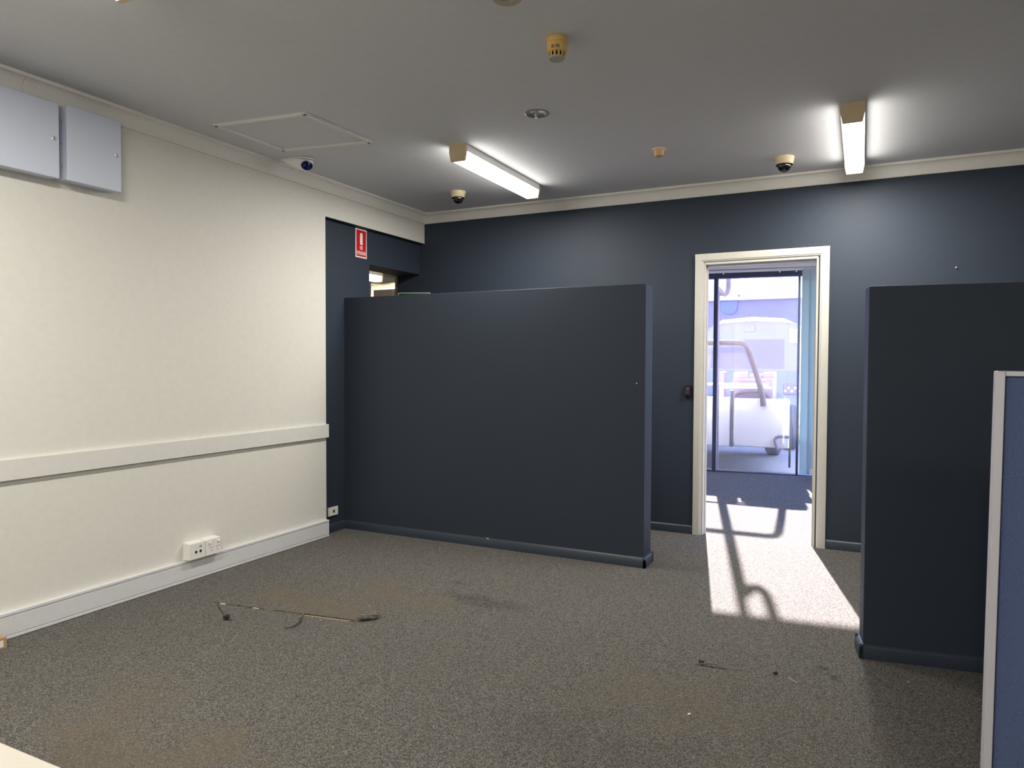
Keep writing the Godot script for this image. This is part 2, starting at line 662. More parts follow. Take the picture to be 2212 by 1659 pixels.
	obj("cornice_length", MB.new().extr(pr, Vector3(0, CEIL, 3.4535), Vector3(0, CEIL, REAR), Vector3.RIGHT, Vector3.DOWN), M.cornice, tl)
	var tb := struct_root("trim_2", "white cove cornice along the top of the navy back wall")
	obj("cornice_length", MB.new().extr(pr, Vector3(0.0, CEIL, 0), Vector3(1.385, CEIL, 0), Vector3.BACK, Vector3.DOWN), M.cornice, tb)
	obj("cornice_length", MB.new().extr(pr, Vector3(1.3865, CEIL, 0), Vector3(RIGHT, CEIL, 0), Vector3.BACK, Vector3.DOWN), M.cornice, tb)

	# rail across the white wall
	struct("trim_3", MB.new().span(Vector3(0.0, 0.744, 1.322), Vector3(0.021, 0.843, REAR), 0.0015), M.trim_white, "flat white rail across the white wall at desk height")

	# skirting duct along the white wall
	var bl := struct_root("baseboard_left", "white skirting duct along the foot of the white wall")
	var body := [Vector2(0, 0.0), Vector2(0.022, 0.0), Vector2(0.022, 0.126), Vector2(0, 0.126)]
	obj("duct_body", MB.new().extr(body, Vector3(0, 0, 1.330), Vector3(0, 0, REAR), Vector3.RIGHT, Vector3.UP), M.duct, bl)
	obj("duct_cover", MB.new().span(Vector3(0.0215, 0.020, 1.3305), Vector3(0.027, 0.1085, REAR), 0.001), M.duct, bl)
	obj("duct_lip", MB.new().span(Vector3(0.0215, 0.112, 1.3302), Vector3(0.0285, 0.126, REAR), 0.0015), M.duct, bl)
	obj("duct_lip", MB.new().span(Vector3(0.0215, 0.0025, 1.3302), Vector3(0.0285, 0.0165, REAR), 0.0015), M.duct, bl)

	# navy skirting
	var sk := skirt_profile()
	var bb := struct_root("baseboard_back", "navy skirting board along the back wall")
	obj("skirting_length", MB.new().extr(sk, Vector3(-0.05, 0, 0), Vector3(2.445, 0, 0), Vector3.BACK, Vector3.UP), M.skirt_navy, bb)
	obj("skirting_length", MB.new().extr(sk, Vector3(3.380, 0, 0), Vector3(RIGHT, 0, 0), Vector3.BACK, Vector3.UP), M.skirt_navy, bb)
	var br := struct_root("baseboard_recess", "navy skirting board in the recess beside the white wall")
	obj("skirting_length", MB.new().extr(sk, Vector3(-0.05, 0, 0.742), Vector3(-0.05, 0, 1.33), Vector3.RIGHT, Vector3.UP), M.skirt_navy, br)

	# door frame
	var d := struct_root("door_1", "cream painted door frame round the open doorway")
	var cas := [Vector2(0, 0), Vector2(0, 0.019), Vector2(0.004, 0.021), Vector2(0.048, 0.021), Vector2(0.052, 0.016), Vector2(0.057, 0.015), Vector2(0.062, 0.008), Vector2(0.062, 0)]
	var head_y := 2.066
	obj("casing", MB.new().extr(cas, Vector3(2.446, 0, 0), Vector3(2.446, head_y + 0.066, 0), Vector3.RIGHT, Vector3.BACK), M.casing, d)
	obj("casing", MB.new().extr(cas, Vector3(3.376, 0, 0), Vector3(3.376, head_y + 0.066, 0), Vector3.LEFT, Vector3.BACK), M.casing, d)
	obj("casing", MB.new().extr(cas, Vector3(2.446, head_y + 0.066, 0.0004), Vector3(3.376, head_y + 0.066, 0.0004), Vector3.DOWN, Vector3.BACK), M.casing, d)
	obj("jamb", MB.new().span(Vector3(2.506, 0, -0.115), Vector3(2.520, head_y, 0.006), 0.001), M.casing, d)
	obj("jamb", MB.new().span(Vector3(3.292, 0, -0.115), Vector3(3.306, head_y, 0.006), 0.001), M.casing, d)
	obj("jamb", MB.new().span(Vector3(2.506, head_y - 0.014, -0.115), Vector3(3.306, head_y + 0.002, 0.006), 0.001), M.casing, d)
	obj("door_stop", MB.new().span(Vector3(2.519, 0, -0.075), Vector3(2.530, head_y - 0.014, -0.045), 0.001), M.casing, d)
	obj("door_stop", MB.new().span(Vector3(3.282, 0, -0.075), Vector3(3.293, head_y - 0.014, -0.045), 0.001), M.casing, d)
	obj("door_stop", MB.new().span(Vector3(2.519, head_y - 0.025, -0.075), Vector3(3.293, head_y - 0.014, -0.045), 0.001), M.casing, d)


func skirt_profile() -> Array:
	return [Vector2(0, 0), Vector2(0.016, 0), Vector2(0.016, 0.050), Vector2(0.012, 0.058), Vector2(0.006, 0.064), Vector2(0, 0.066)]


func make_entrance() -> void:
	# the small entrance room beyond the doorway
	struct("wall_entry_left", MB.new().span(Vector3(0.85, 0, -3.33), Vector3(0.95, CEIL, -0.1)), M.white_wall, "off-white side wall of the entrance room")
	var er := MB.new()
	er.span(Vector3(4.20, 2.335, -3.70), Vector3(4.30, CEIL, -0.1))
	er.span(Vector3(4.20, 0, -0.35), Vector3(4.30, 2.335, -0.1))
	struct("wall_entry_right", er, M.white_wall, "off-white wall over the side glazing of the entrance room")
	var w2 := struct_root("window_2", "side glazing of the entrance room, hidden behind the wall")
	obj("frame_head", MB.new().span(Vector3(4.21, 2.285, -3.56), Vector3(4.29, 2.335, -0.35), 0.002), M.frame_dark, w2)
	obj("frame_sill", MB.new().span(Vector3(4.21, -0.01, -3.56), Vector3(4.29, 0.03, -0.35), 0.002), M.frame_dark, w2)
	for z in [-3.54, -1.95, -0.38]:
		obj("frame_post", MB.new().span(Vector3(4.21, 0.03, z - 0.025), Vector3(4.29, 2.285, z + 0.025), 0.002), M.frame_dark, w2)
	obj("glass_pane", MB.new().span(Vector3(4.247, 0.03, -3.515), Vector3(4.253, 2.285, -1.975)), M.glass, w2)
	obj("glass_pane", MB.new().span(Vector3(4.247, 0.03, -1.925), Vector3(4.253, 2.285, -0.405)), M.glass, w2)
	# the glazed front stands a few degrees askew; everything on it is built along its own line
	var pivot := Vector3(1.99, 0, -3.345)
	var yaw := deg_to_rad(7.0)
	var wf := MB.new()
	wf.span(Vector3(-1.15, 2.400, -0.07), Vector3(2.30, CEIL + 0.02, 0.05))
	wf.span(Vector3(2.10, 0, -0.07), Vector3(2.30, 2.400, 0.05))
	wf.span(Vector3(-1.15, 0, -0.07), Vector3(-0.98, 2.400, 0.05))
	var wfo := struct("wall_front", wf, M.white_wall, "off-white wall over and beside the glazed shopfront")
	wfo.position = pivot
	wfo.rotation.y = yaw
	var w := struct_root("window_1", "dark framed full-height glazing of the entrance")
	w.position = pivot
	w.rotation.y = yaw
	obj("frame_head", MB.new().span(Vector3(-0.98, 2.335, -0.055), Vector3(2.10, 2.400, 0.035), 0.002), M.frame_dark, w)
	obj("frame_sill", MB.new().span(Vector3(-0.98, -0.010, -0.055), Vector3(2.10, 0.010, 0.030), 0.002), M.frame_dark, w)
	obj("frame_post", MB.new().span(Vector3(-0.98, 0.010, -0.055), Vector3(-0.93, 2.335, 0.035), 0.002), M.frame_dark, w)
	obj("mullion", MB.new().span(Vector3(-0.020, 0.010, -0.040), Vector3(0.022, 2.335, 0.030), 0.002), M.frame_dark, w)
	obj("mullion_bead", MB.new().span(Vector3(0.022, 0.010, -0.020), Vector3(0.034, 2.335, 0.012), 0.001), M.frame_light, w)
	obj("frame_post", MB.new().span(Vector3(0.928, 0.010, -0.040), Vector3(0.952, 2.335, 0.020), 0.002), M.frame_dark, w)
	obj("frame_post", MB.new().span(Vector3(2.06, 0.010, -0.055), Vector3(2.10, 2.335, 0.035), 0.002), M.frame_dark, w)
	obj("glass_pane", MB.new().span(Vector3(-0.93, 0.010, -0.006), Vector3(-0.020, 2.335, 0.0)), M.glass, w)
	obj("glass_pane", MB.new().span(Vector3(0.034, 0.010, -0.006), Vector3(0.928, 2.335, 0.0)), M.glass, w)
	obj("glass_pane", MB.new().span(Vector3(0.952, 0.010, -0.006), Vector3(2.06, 2.335, 0.0)), M.glass, w)

	# vertical blind drawn over the right hand pane
	var v := thing("vertical_blind", "white blind track with pale teal vertical slats drawn beside the glazing", "blind", pivot)
	v.rotation.y = yaw
	obj("track", MB.new().box(Vector3(0.56, 2.458, 0.075), Vector3(3.00, 0.042, 0.045), 0.004), M.trim_white, v)
	obj("track_valance", MB.new().box(Vector3(0.56, 2.410, 0.072), Vector3(3.00, 0.030, 0.016), 0.003), M.trim_white, v)
	for x in [0.09, 0.72, 0.90]:
		obj("carrier", MB.new().box(Vector3(x, 2.388, 0.083), Vector3(0.014, 0.026, 0.012), 0.002), M.plastic_white, v)
	for i in 14:
		var b := MB.new()
		var prof := []
		for k in 7:
			var t := -1.0 + k / 3.0
			prof.append(Vector2(t * 0.052, 0.006 * (1.0 - t * t)))
		for k in range(6, -1, -1):
			var t := -1.0 + k / 3.0
			prof.append(Vector2(t * 0.052, 0.006 * (1.0 - t * t) - 0.0014))
		var bs := Basis(Vector3.UP, deg_to_rad(-14.0 if i != 0 else 22.0))
		var p := Vector3(1.012 + i * 0.082, 0.030, 0.085 + 0.004 * (i % 2))
		b.extr(prof, p, p + Vector3(0, 2.375, 0), bs * Vector3.RIGHT, bs * Vector3.BACK)
		obj("slat", b, M.slat_a if i == 0 else M.slat_b, v)
		obj("slat_weight", MB.new().box(p + Vector3(-0.012 + 0.01 * (i % 3), 0.035, 0.004), Vector3(0.040, 0.065, 0.010), 0.002, bs), M.plastic_white, v)


func make_low_walls() -> void:
	# low wall that stands out from the recess
	var t := thing("partition", "long navy low wall with skirting standing free across the left of the room", "partition", Vector3(1.15, 0, 0.975))
	var o := t.position
	obj("panel", MB.new().span(Vector3(-0.05, 0, 0.890) - o, Vector3(2.358, 1.810, 1.058) - o, 0.002), M.navy, t)
	var sk := skirt_profile()
	obj("skirting", MB.new().extr(sk, Vector3(-0.05, 0, 1.058) - o, Vector3(2.374, 0, 1.058) - o, Vector3.BACK, Vector3.UP), M.skirt_navy, t)
	obj("skirting", MB.new().extr(sk, Vector3(2.358, 0, 0.884) - o, Vector3(2.358, 0, 1.074) - o, Vector3.RIGHT, Vector3.UP), M.skirt_navy, t)
	obj("skirting", MB.new().extr(sk, Vector3(-0.05, 0, 0.890) - o, Vector3(2.374, 0, 0.890) - o, Vector3.FORWARD, Vector3.UP), M.skirt_navy, t)
	var chip := MB.new()
	chip.box(Vector3(1.23, 0.0640, 1.0655) - o, Vector3(0.022, 0.005, 0.004), 0.001)
	chip.box(Vector3(1.238, 0.0600, 1.0690) - o, Vector3(0.010, 0.006, 0.003), 0.001)
	var ch := obj("bare_chip", chip, M.strip, t)
	ch.set_meta("label", "pale chip of bare wood on the skirting")
	var hook := obj("wall_plug", MB.new().lathe([Vector2(0.0, 0.0), Vector2(0.004, 0.0), Vector2(0.003, 0.003), Vector2(0, 0.004)], Vector3(2.303, 1.178, 1.058) - o, 10, Basis(Vector3.RIGHT, PI / 2)), M.plastic_white, t)
	hook.set_meta("label", "tiny white wall plug")

	# second low wall on the right, a little askew
	var r := thing("partition", "navy low wall with skirting standing behind the blue office screen", "partition", Vector3(3.612, 0, 1.970))
	r.rotation.y = deg_to_rad(7.7)
	obj("panel", MB.new().span(Vector3(0.0, 0, -0.11), Vector3(2.60, 1.646, 0.0), 0.003), M.navy, r)
	obj("skirting", MB.new().extr(sk, Vector3(-0.016, 0, 0), Vector3(2.60, 0, 0), Vector3.BACK, Vector3.UP), M.skirt_navy, r)
	obj("skirting", MB.new().extr(sk, Vector3(0, 0, -0.126), Vector3(0, 0, 0.016), Vector3.LEFT, Vector3.UP), M.skirt_navy, r)
	obj("skirting", MB.new().extr(sk, Vector3(-0.016, 0, -0.11), Vector3(2.60, 0, -0.11), Vector3.FORWARD, Vector3.UP), M.skirt_navy, r)


# a surface batten: metal tray, wrap-round diffuser, two end caps, and the light it gives just under its face
func batten(at: Vector3, length: float, label: String, energy: float, w := 0.115, h := 0.100) -> Node3D:
	var t := thing("ceiling_light", label, "ceiling light", at, "fluorescent battens")
	var tray := [Vector2(-w / 2, 0), Vector2(-w / 2, -h * 0.42), Vector2(w / 2, -h * 0.42), Vector2(w / 2, 0)]
	var dif := [Vector2(-w / 2 + 0.003, -h * 0.40), Vector2(-w / 2 + 0.006, -h * 0.80), Vector2(-w / 2 + 0.014, -h * 0.97), Vector2(w / 2 - 0.014, -h * 0.97), Vector2(w / 2 - 0.006, -h * 0.80), Vector2(w / 2 - 0.003, -h * 0.40)]
	var cap := [Vector2(-w / 2 - 0.001, 0), Vector2(-w / 2 - 0.001, -h * 0.45), Vector2(-w / 2 + 0.010, -h), Vector2(w / 2 - 0.010, -h), Vector2(w / 2 + 0.001, -h * 0.45), Vector2(w / 2 + 0.001, 0)]
	var hl := length / 2
	obj("tray", MB.new().extr(tray, Vector3(0, 0, -hl + 0.02), Vector3(0, 0, hl - 0.02), Vector3.RIGHT, Vector3.UP), M.tray, t)
	obj("lamp_diffuser", MB.new().extr(dif, Vector3(0, 0, -hl + 0.02), Vector3(0, 0, hl - 0.02), Vector3.RIGHT, Vector3.UP), M.diffuser, t)
	obj("end_cap", MB.new().extr(cap, Vector3(0, 0, hl - 0.022), Vector3(0, 0, hl), Vector3.RIGHT, Vector3.UP), M.end_cap, t)
	obj("end_cap", MB.new().extr(cap, Vector3(0, 0, -hl), Vector3(0, 0, -hl + 0.022), Vector3.RIGHT, Vector3.UP), M.end_cap, t)
	var a := AreaLight3D.new()
	a.name = "lamp_glow"
	a.area_size = Vector2(w - 0.03, length - 0.30)
	a.light_color = Color(1.0, 0.982, 0.945)
	a.light_energy = energy
	a.area_range = 20.0
	a.shadow_enabled = true
	a.rotation = Vector3(-PI / 2, 0, 0)
	a.position = Vector3(0, -h - 0.004, 0)
	t.add_child(a)
	return t


func make_lamps() -> void:
	var e := 1.0
	batten(Vector3(1.325, CEIL, 1.085), 1.13, "lit batten light on the ceiling above the long low wall", e)
	batten(Vector3(3.525, CEIL, 0.810), 1.13, "lit batten light on the ceiling above the doorway", e)
	batten(Vector3(1.290, CEIL, 4.370), 1.13, "batten light at the top left, only its end in the picture", e)
	batten(Vector3(3.525, CEIL, 6.600), 1.13, "lit batten light behind the camera", e)
	batten(Vector3(1.290, CEIL, 7.200), 1.13, "lit batten light in the rear left of the room", e)
	batten(Vector3(5.600, CEIL, 7.000), 1.13, "lit batten light at the right side of the room", e)


func make_ceiling_things() -> void:
	# access hatch
	var h := thing("ceiling_hatch", "square ceiling access hatch with raised white edging", "hatch", Vector3(0.575, CEIL, 2.26))
	var q := [Vector3(0.263, 0, 2.572), Vector3(0.878, 0, 2.497), Vector3(0.888, 0, 1.925), Vector3(0.273, 0, 2.035)]
	var mid := Vector3(0.575, 0, 2.26)
	for i in 4:
		var a: Vector3 = q[i] - mid
		var b: Vector3 = q[(i + 1) % 4] - mid
		var inw := ((a + b) * -0.5).normalized()
		var dirv := (b - a).normalized()
		inw = (inw - dirv * inw.dot(dirv)).normalized()
		obj("edging", MB.new().extr([Vector2(0, 0), Vector2(0, -0.010), Vector2(0.003, -0.013), Vector2(0.022, -0.013), Vector2(0.025, -0.010), Vector2(0.025, 0)], a, b, inw, Vector3.UP), M.trim_white, h)
	var pb := MB.new()
	var mm: Array = q.map(func(p: Vector3) -> Vector3: return (p - mid) * 0.94)
	for i in 4:
		var a: Vector3 = mm[i]
		var b: Vector3 = mm[(i + 1) % 4]
		pb.face(a, b, b + Vector3(0, -0.003, 0), a + Vector3(0, -0.003, 0), Vector3.ZERO)
	var dn := Vector3(0, -0.003, 0)
	pb.quad(mm[0] + dn, mm[1] + dn, mm[2] + dn, mm[3] + dn, Vector3.DOWN)
	obj("hatch_panel", pb, M.ceiling, h)

	# large yellowed smoke detector
	smoke(Vector3(2.430, CEIL, 2.700), 1.0, "yellowed slotted smoke detector hanging from the ceiling near the middle", M.plastic_yellow, true)
	near_detector(Vector3(2.432, CEIL, 3.165))

	# small heat detector
	var s := thing("heat_detector", "small yellowed heat detector on the ceiling left of the right dome camera", "detector", Vector3(2.424, CEIL, 1.020))
	obj("base", MB.new().lathe([Vector2(0.042, 0), Vector2(0.042, -0.009), Vector2(0.036, -0.012), Vector2(0, -0.012)], Vector3.ZERO, 32), M.plastic_cream, s)
	obj("body", MB.new().lathe([Vector2(0.031, -0.010), Vector2(0.029, -0.042), Vector2(0.026, -0.046), Vector2(0.022, -0.046), Vector2(0.021, -0.040), Vector2(0, -0.040)], Vector3.ZERO, 32), M.plastic_orange, s)
	obj("sensor_tip", MB.new().lathe([Vector2(0.012, -0.038), Vector2(0.010, -0.052), Vector2(0, -0.054)], Vector3.ZERO, 16), M.grey_metal, s)

	# sprinkler rose
	var r := thing("ceiling_rose", "flat round grey metal plate with a small chrome nozzle on the ceiling", "sprinkler", Vector3(1.992, CEIL, 1.930))
	obj("plate", MB.new().lathe([Vector2(0.066, 0), Vector2(0.066, -0.003), Vector2(0.060, -0.006), Vector2(0.056, -0.004), Vector2(0, -0.003)], Vector3.ZERO, 40), M.grey_metal, r)
	obj("nozzle", MB.new().lathe([Vector2(0.010, -0.003), Vector2(0.010, -0.012), Vector2(0.005, -0.015), Vector2(0.005, -0.022), Vector2(0.011, -0.024), Vector2(0, -0.026)], Vector3(0.0, 0, 0.008), 20), M.chrome, r)
	obj("screw", MB.new().lathe([Vector2(0.005, -0.003), Vector2(0.004, -0.007), Vector2(0, -0.008)], Vector3(0.040, 0, -0.022), 12), M.chrome, r)
	obj("screw", MB.new().lathe([Vector2(0.005, -0.003), Vector2(0.004, -0.007), Vector2(0, -0.008)], Vector3(-0.042, 0, 0.012), 12), M.grey_metal, r)

	# dome cameras
	dome(Vector3(0.716, CEIL, 0.610), "cream and black dome camera on the ceiling left of the lit batten in the corner", 0.060)
	dome(Vector3(3.114, CEIL, 0.492), "cream and black dome camera on the ceiling beside the lit batten over the doorway", 0.062)

	# motion sensor on the cornice: a drop-shaped shell with a blue window
	var m := thing("motion_sensor", "white drop-shaped motion sensor with a dark blue window by the white wall cornice", "sensor", Vector3(0.205, CEIL - 0.004, 1.838))
	m.rotation.y = deg_to_rad(24.0)
	var b := MB.new()
	var nu := 28
	var nv := 12
	var shell := func(i: int, j: int) -> Vector3:
		var t := TAU * i / nu
		var f := sin(j / float(nv) * PI / 2)
		var x := cos(t) * 0.108
		var ww := 0.058 * (0.78 + 0.30 * cos(t))
		var z := sin(t) * ww
		var dep := 0.098 * (0.62 + 0.38 * cos(t) * f)
		return Vector3(x * f + 0.020 * (1.0 - f), -dep * sqrt(maxf(0.0, 1.0 - f * f * 0.985)), z * f)
	for i in nu:
		for j in nv:
			b.face(shell.call(i, j), shell.call(i + 1, j), shell.call(i + 1, j + 1), shell.call(i, j + 1), Vector3(0, 0.02, 0))
	var sb := MB.new()
	obj("shell", smooth(b), M.plastic_white, m)
	var ring := []
	for i in nu:
		ring.append(Vector2(cos(TAU * i / nu) * 0.112, sin(TAU * i / nu) * 0.061 * (0.78 + 0.30 * cos(TAU * i / nu))))
	sb.extr(ring, Vector3(0, 0.003, 0), Vector3(0, -0.007, 0), Vector3.RIGHT, Vector3.BACK)
	obj("mounting_plate", sb, M.plastic_white, m)
	var lens := MB.new()
	var lp := []
	for k in 9:
		var t := k / 8.0 * PI / 2
		lp.append(Vector2(cos(t), sin(t) * 0.32))
	var tilt := Basis(Vector3.UP, deg_to_rad(-32.0)) * Basis(Vector3.BACK, deg_to_rad(-122.0)) * Basis.from_scale(Vector3(0.032, 0.056, 0.046))
	lens.lathe(lp, Vector3(0.072, -0.046, 0.026), 28, tilt)
	obj("window", lens, M.lens_blue, m)


# shared normals where corners meet
func smooth(b: MB) -> MB:
	var at := {}
	for i in b.v.size():
		var k := Vector3i(b.v[i] * 20000.0)
		at[k] = at.get(k, Vector3.ZERO) + b.n[i]
	for i in b.v.size():
		b.n[i] = (at[Vector3i(b.v[i] * 20000.0)] as Vector3).normalized()
	return b


func smoke(at: Vector3, s: float, label: String, m: Material, print_it: bool) -> void:
	var t := thing("smoke_detector", label, "smoke detector", at)
	obj("base", MB.new().lathe([Vector2(0.041, 0), Vector2(0.044, -0.006), Vector2(0.044, -0.018), Vector2(0.0425, -0.021), Vector2(0.0425, -0.023)], Vector3.ZERO, 40), m, t)
	obj("body", MB.new().lathe([Vector2(0.0425, -0.022), Vector2(0.0425, -0.056), Vector2(0.040, -0.061), Vector2(0.034, -0.063), Vector2(0, -0.063)], Vector3.ZERO, 40), m, t)
	for k in 12:
		var a := TAU * k / 12 + 0.26 + 0.16
		var b := MB.new()
		b.box(Vector3(0, -0.071, 0) + Vector3(cos(a), 0, sin(a)) * 0.0325, Vector3(0.0035, 0.022, 0.0095), 0.0008, Basis(Vector3.UP, -a))
		obj("cage_bar", b, m, t)
	obj("chamber", MB.new().lathe([Vector2(0.028, -0.060), Vector2(0.028, -0.082)], Vector3.ZERO, 24), M.black_slot, t)
	obj("cover_disc", MB.new().lathe([Vector2(0.034, -0.080), Vector2(0.0335, -0.086), Vector2(0.0305, -0.0885), Vector2(0.0295, -0.0865), Vector2(0, -0.0865)], Vector3.ZERO, 36), M.disc_grey, t)
	if print_it:
		# small raised lettering, bent round the body by letter
		var word := "OLSIN"
		for i in word.length():
			var a := atan2(2.75, 1.157) + (2 - i) * 0.155 + 0.16
			var tm := TextMesh.new()
			tm.text = word[i]
			tm.font = font()
			tm.font_size = 16
			tm.pixel_size = 0.0011
			tm.depth = 0.0006
			var o := obj("letter", tm, M.olive_print, t)
			o.position = Vector3(cos(a) * 0.0428, -0.050, sin(a) * 0.0428)
			o.rotation.y = PI / 2 - a
			o.scale = Vector3(0.62, 1.0, 1.0)


func near_detector(at: Vector3) -> void:
	var t := thing("smoke_detector", "wide round smoke detector cut off by the top edge of the picture", "smoke detector", at)
	obj("base", MB.new().lathe([Vector2(0.060, 0), Vector2(0.060, -0.014), Vector2(0.056, -0.018), Vector2(0, -0.018)], Vector3.ZERO, 40), M.plastic_cream, t)
	for k in 14:
		var a := TAU * k / 14
		obj("cage_bar", MB.new().box(Vector3(0, -0.030, 0) + Vector3(cos(a), 0, sin(a)) * 0.0555, Vector3(0.004, 0.028, 0.009), 0.001, Basis(Vector3.UP, -a)), M.plastic_cream, t)
	obj("chamber", MB.new().lathe([Vector2(0.047, -0.016), Vector2(0.047, -0.044)], Vector3.ZERO, 32), M.black_slot, t)
	obj("cover_disc", MB.new().lathe([Vector2(0.055, -0.042), Vector2(0.055, -0.050), Vector2(0.050, -0.055), Vector2(0.022, -0.056), Vector2(0.0205, -0.052), Vector2(0, -0.052)], Vector3.ZERO, 40), M.disc_grey, t)


func dome(at: Vector3, label: String, r: float) -> void:
	var t := thing("dome_camera", label, "camera", at, "dome cameras on the ceiling")
	obj("housing", MB.new().lathe([Vector2(r, 0), Vector2(r, -0.004), Vector2(r * 0.98, -0.012), Vector2(r * 0.86, -0.048), Vector2(r * 0.83, -0.050), Vector2(0, -0.050)], Vector3.ZERO, 40), M.plastic_cream, t)
	obj("seal_ring", MB.new().lathe([Vector2(r * 0.845, -0.049), Vector2(r * 0.845, -0.0535), Vector2(r * 0.70, -0.054)], Vector3.ZERO, 40), M.black, t)
	var pr := []
	for k in 11:
		var a := k / 10.0 * PI / 2
		pr.append(Vector2(r * 0.70 * cos(a), -0.052 - r * 0.72 * sin(a)))
	obj("dome", MB.new().lathe(pr, Vector3.ZERO, 40), M.dome, t)


func font() -> SystemFont:
	var f := SystemFont.new()
	f.font_names = PackedStringArray(["Droid Sans"])
	f.font_weight = 700
	return f


func words(txt: String, h: float, width: float, m: Material, parent: Node, at: Vector3, turn: Vector3) -> void:
	var tm := TextMesh.new()
	tm.text = txt
	tm.font = font()
	tm.font_size = 32
	tm.pixel_size = 0.01
	tm.depth = 0.02
	var bb := tm.get_aabb()
	var o := obj("lettering", tm, m, parent)
	o.position = at
	o.rotation = turn
	o.scale = Vector3(width / bb.size.x, h / bb.size.y, 0.02)
	var off := bb.get_center() * o.scale
	o.position -= Basis.from_euler(turn) * Vector3(off.x, off.y, 0)


func make_left_wall_things() -> void:
	cabinet("pale blue grey wall cabinet high on the white wall, cut off at the left", 3.326, 3.95, 2.187, 2.548, 3.352, 2.374)
	cabinet("smaller pale blue grey metal wall cabinet with its lock at the right", 3.006, 3.289, 2.190, 2.558, 3.033, 2.376)

	# outlets above the skirting duct
	outlet_box("white surface data outlet with two round sockets, left of the power outlet", 2.528, true)
	outlet_box("white double power outlet with two rocker switches above the skirting duct", 2.4135, false)

	# data plate in the recess
	var p := thing("wall_plate", "small white data plate with a black socket beside the foot of the low wall", "wall plate", Vector3(-0.05, 0.160, 1.207))
	obj("plate", MB.new().box(Vector3(0.006, 0, 0), Vector3(0.012, 0.066, 0.112), 0.002), M.plastic_white, p)
	obj("socket", MB.new().box(Vector3(0.0115, 0.0, -0.005), Vector3(0.004, 0.020, 0.018), 0.0005), M.black_slot, p)

	# fire extinguisher sign
	var s := thing("fire_sign", "red and white fire extinguisher location sign above the passage", "sign", Vector3(-0.0505, 2.265, 0.849))
	obj("board", MB.new().box(Vector3(0.0012, 0, 0), Vector3(0.0024, 0.232, 0.142), 0.0005), M.sign_white, s)
	obj("red_panel", MB.new().box(Vector3(0.0026, 0, 0), Vector3(0.0010, 0.210, 0.122), 0.0002), M.red, s)
	var sym := []
	for k in 9:
		var a := PI * k / 8.0
		sym.append(Vector2(cos(a) * 0.0165, 0.060 + sin(a) * 0.014))
	sym.append(Vector2(-0.0165, -0.012))
	sym.append(Vector2(-0.013, -0.014))
	sym.append(Vector2(-0.013, -0.022))
	sym.append(Vector2(0.0165, -0.022))
	obj("extinguisher_symbol", MB.new().extr(sym, Vector3(0.003, 0.010, 0.0), Vector3(0.0037, 0.010, 0.0), Vector3.FORWARD, Vector3.UP), M.sign_white, s)
	obj("symbol_eye", MB.new().extr([Vector2(-0.003, -0.002), Vector2(0.003, -0.002), Vector2(0.003, 0.002), Vector2(-0.003, 0.002)], Vector3(0.0036, 0.076, 0.004), Vector3(0.0040, 0.076, 0.004), Vector3.FORWARD, Vector3.UP), M.red, s)
	words("FIRE", 0.030, 0.036, M.sign_white, s, Vector3(0.0034, -0.036, 0.0), Vector3(0, PI / 2, 0))
	words("EXTINGUISHER", 0.028, 0.112, M.sign_white, s, Vector3(0.0034, -0.078, 0.0), Vector3(0, PI / 2, 0))


func cabinet(label: String, z0: float, z1: float, y0: float, y1: float, lz: float, ly: float) -> void:
	var t := thing("wall_cabinet", label, "cabinet", Vector3(0.0, y0, (z0 + z1) / 2), "metal wall cabinets")
	var o := t.position
	obj("body", MB.new().span(Vector3(0.0, y0 + 0.006, z0 + 0.006) - o, Vector3(0.072, y1 - 0.006, z1 - 0.006) - o, 0.002), M.cab, t)
	var d := obj("door", MB.new().span(Vector3(0.073, y0, z0) - o, Vector3(0.090, y1, z1) - o, 0.004), M.cab, t)
	var side := Basis(Vector3.BACK, -PI / 2)
	obj("lock", MB.new().lathe([Vector2(0.011, 0.0), Vector2(0.011, 0.002), Vector2(0.0085, 0.004), Vector2(0.0075, 0.0025), Vector2(0, 0.0025)], Vector3(0.090, ly, lz) - o, 20, side), M.chrome, d)
	obj("keyhole", MB.new().box(Vector3(0.0930, ly, lz) - o, Vector3(0.001, 0.007, 0.0025)), M.black_slot, d)
	for k in 3:
		obj("hinge_rivet", MB.new().lathe([Vector2(0.004, 0), Vector2(0.003, 0.0015), Vector2(0, 0.002)], Vector3(0.035, lerpf(y0, y1, 0.2 + 0.3 * k), z1 - 0.006) - o, 10, Basis(Vector3.RIGHT, PI / 2)), M.grey_metal, t)


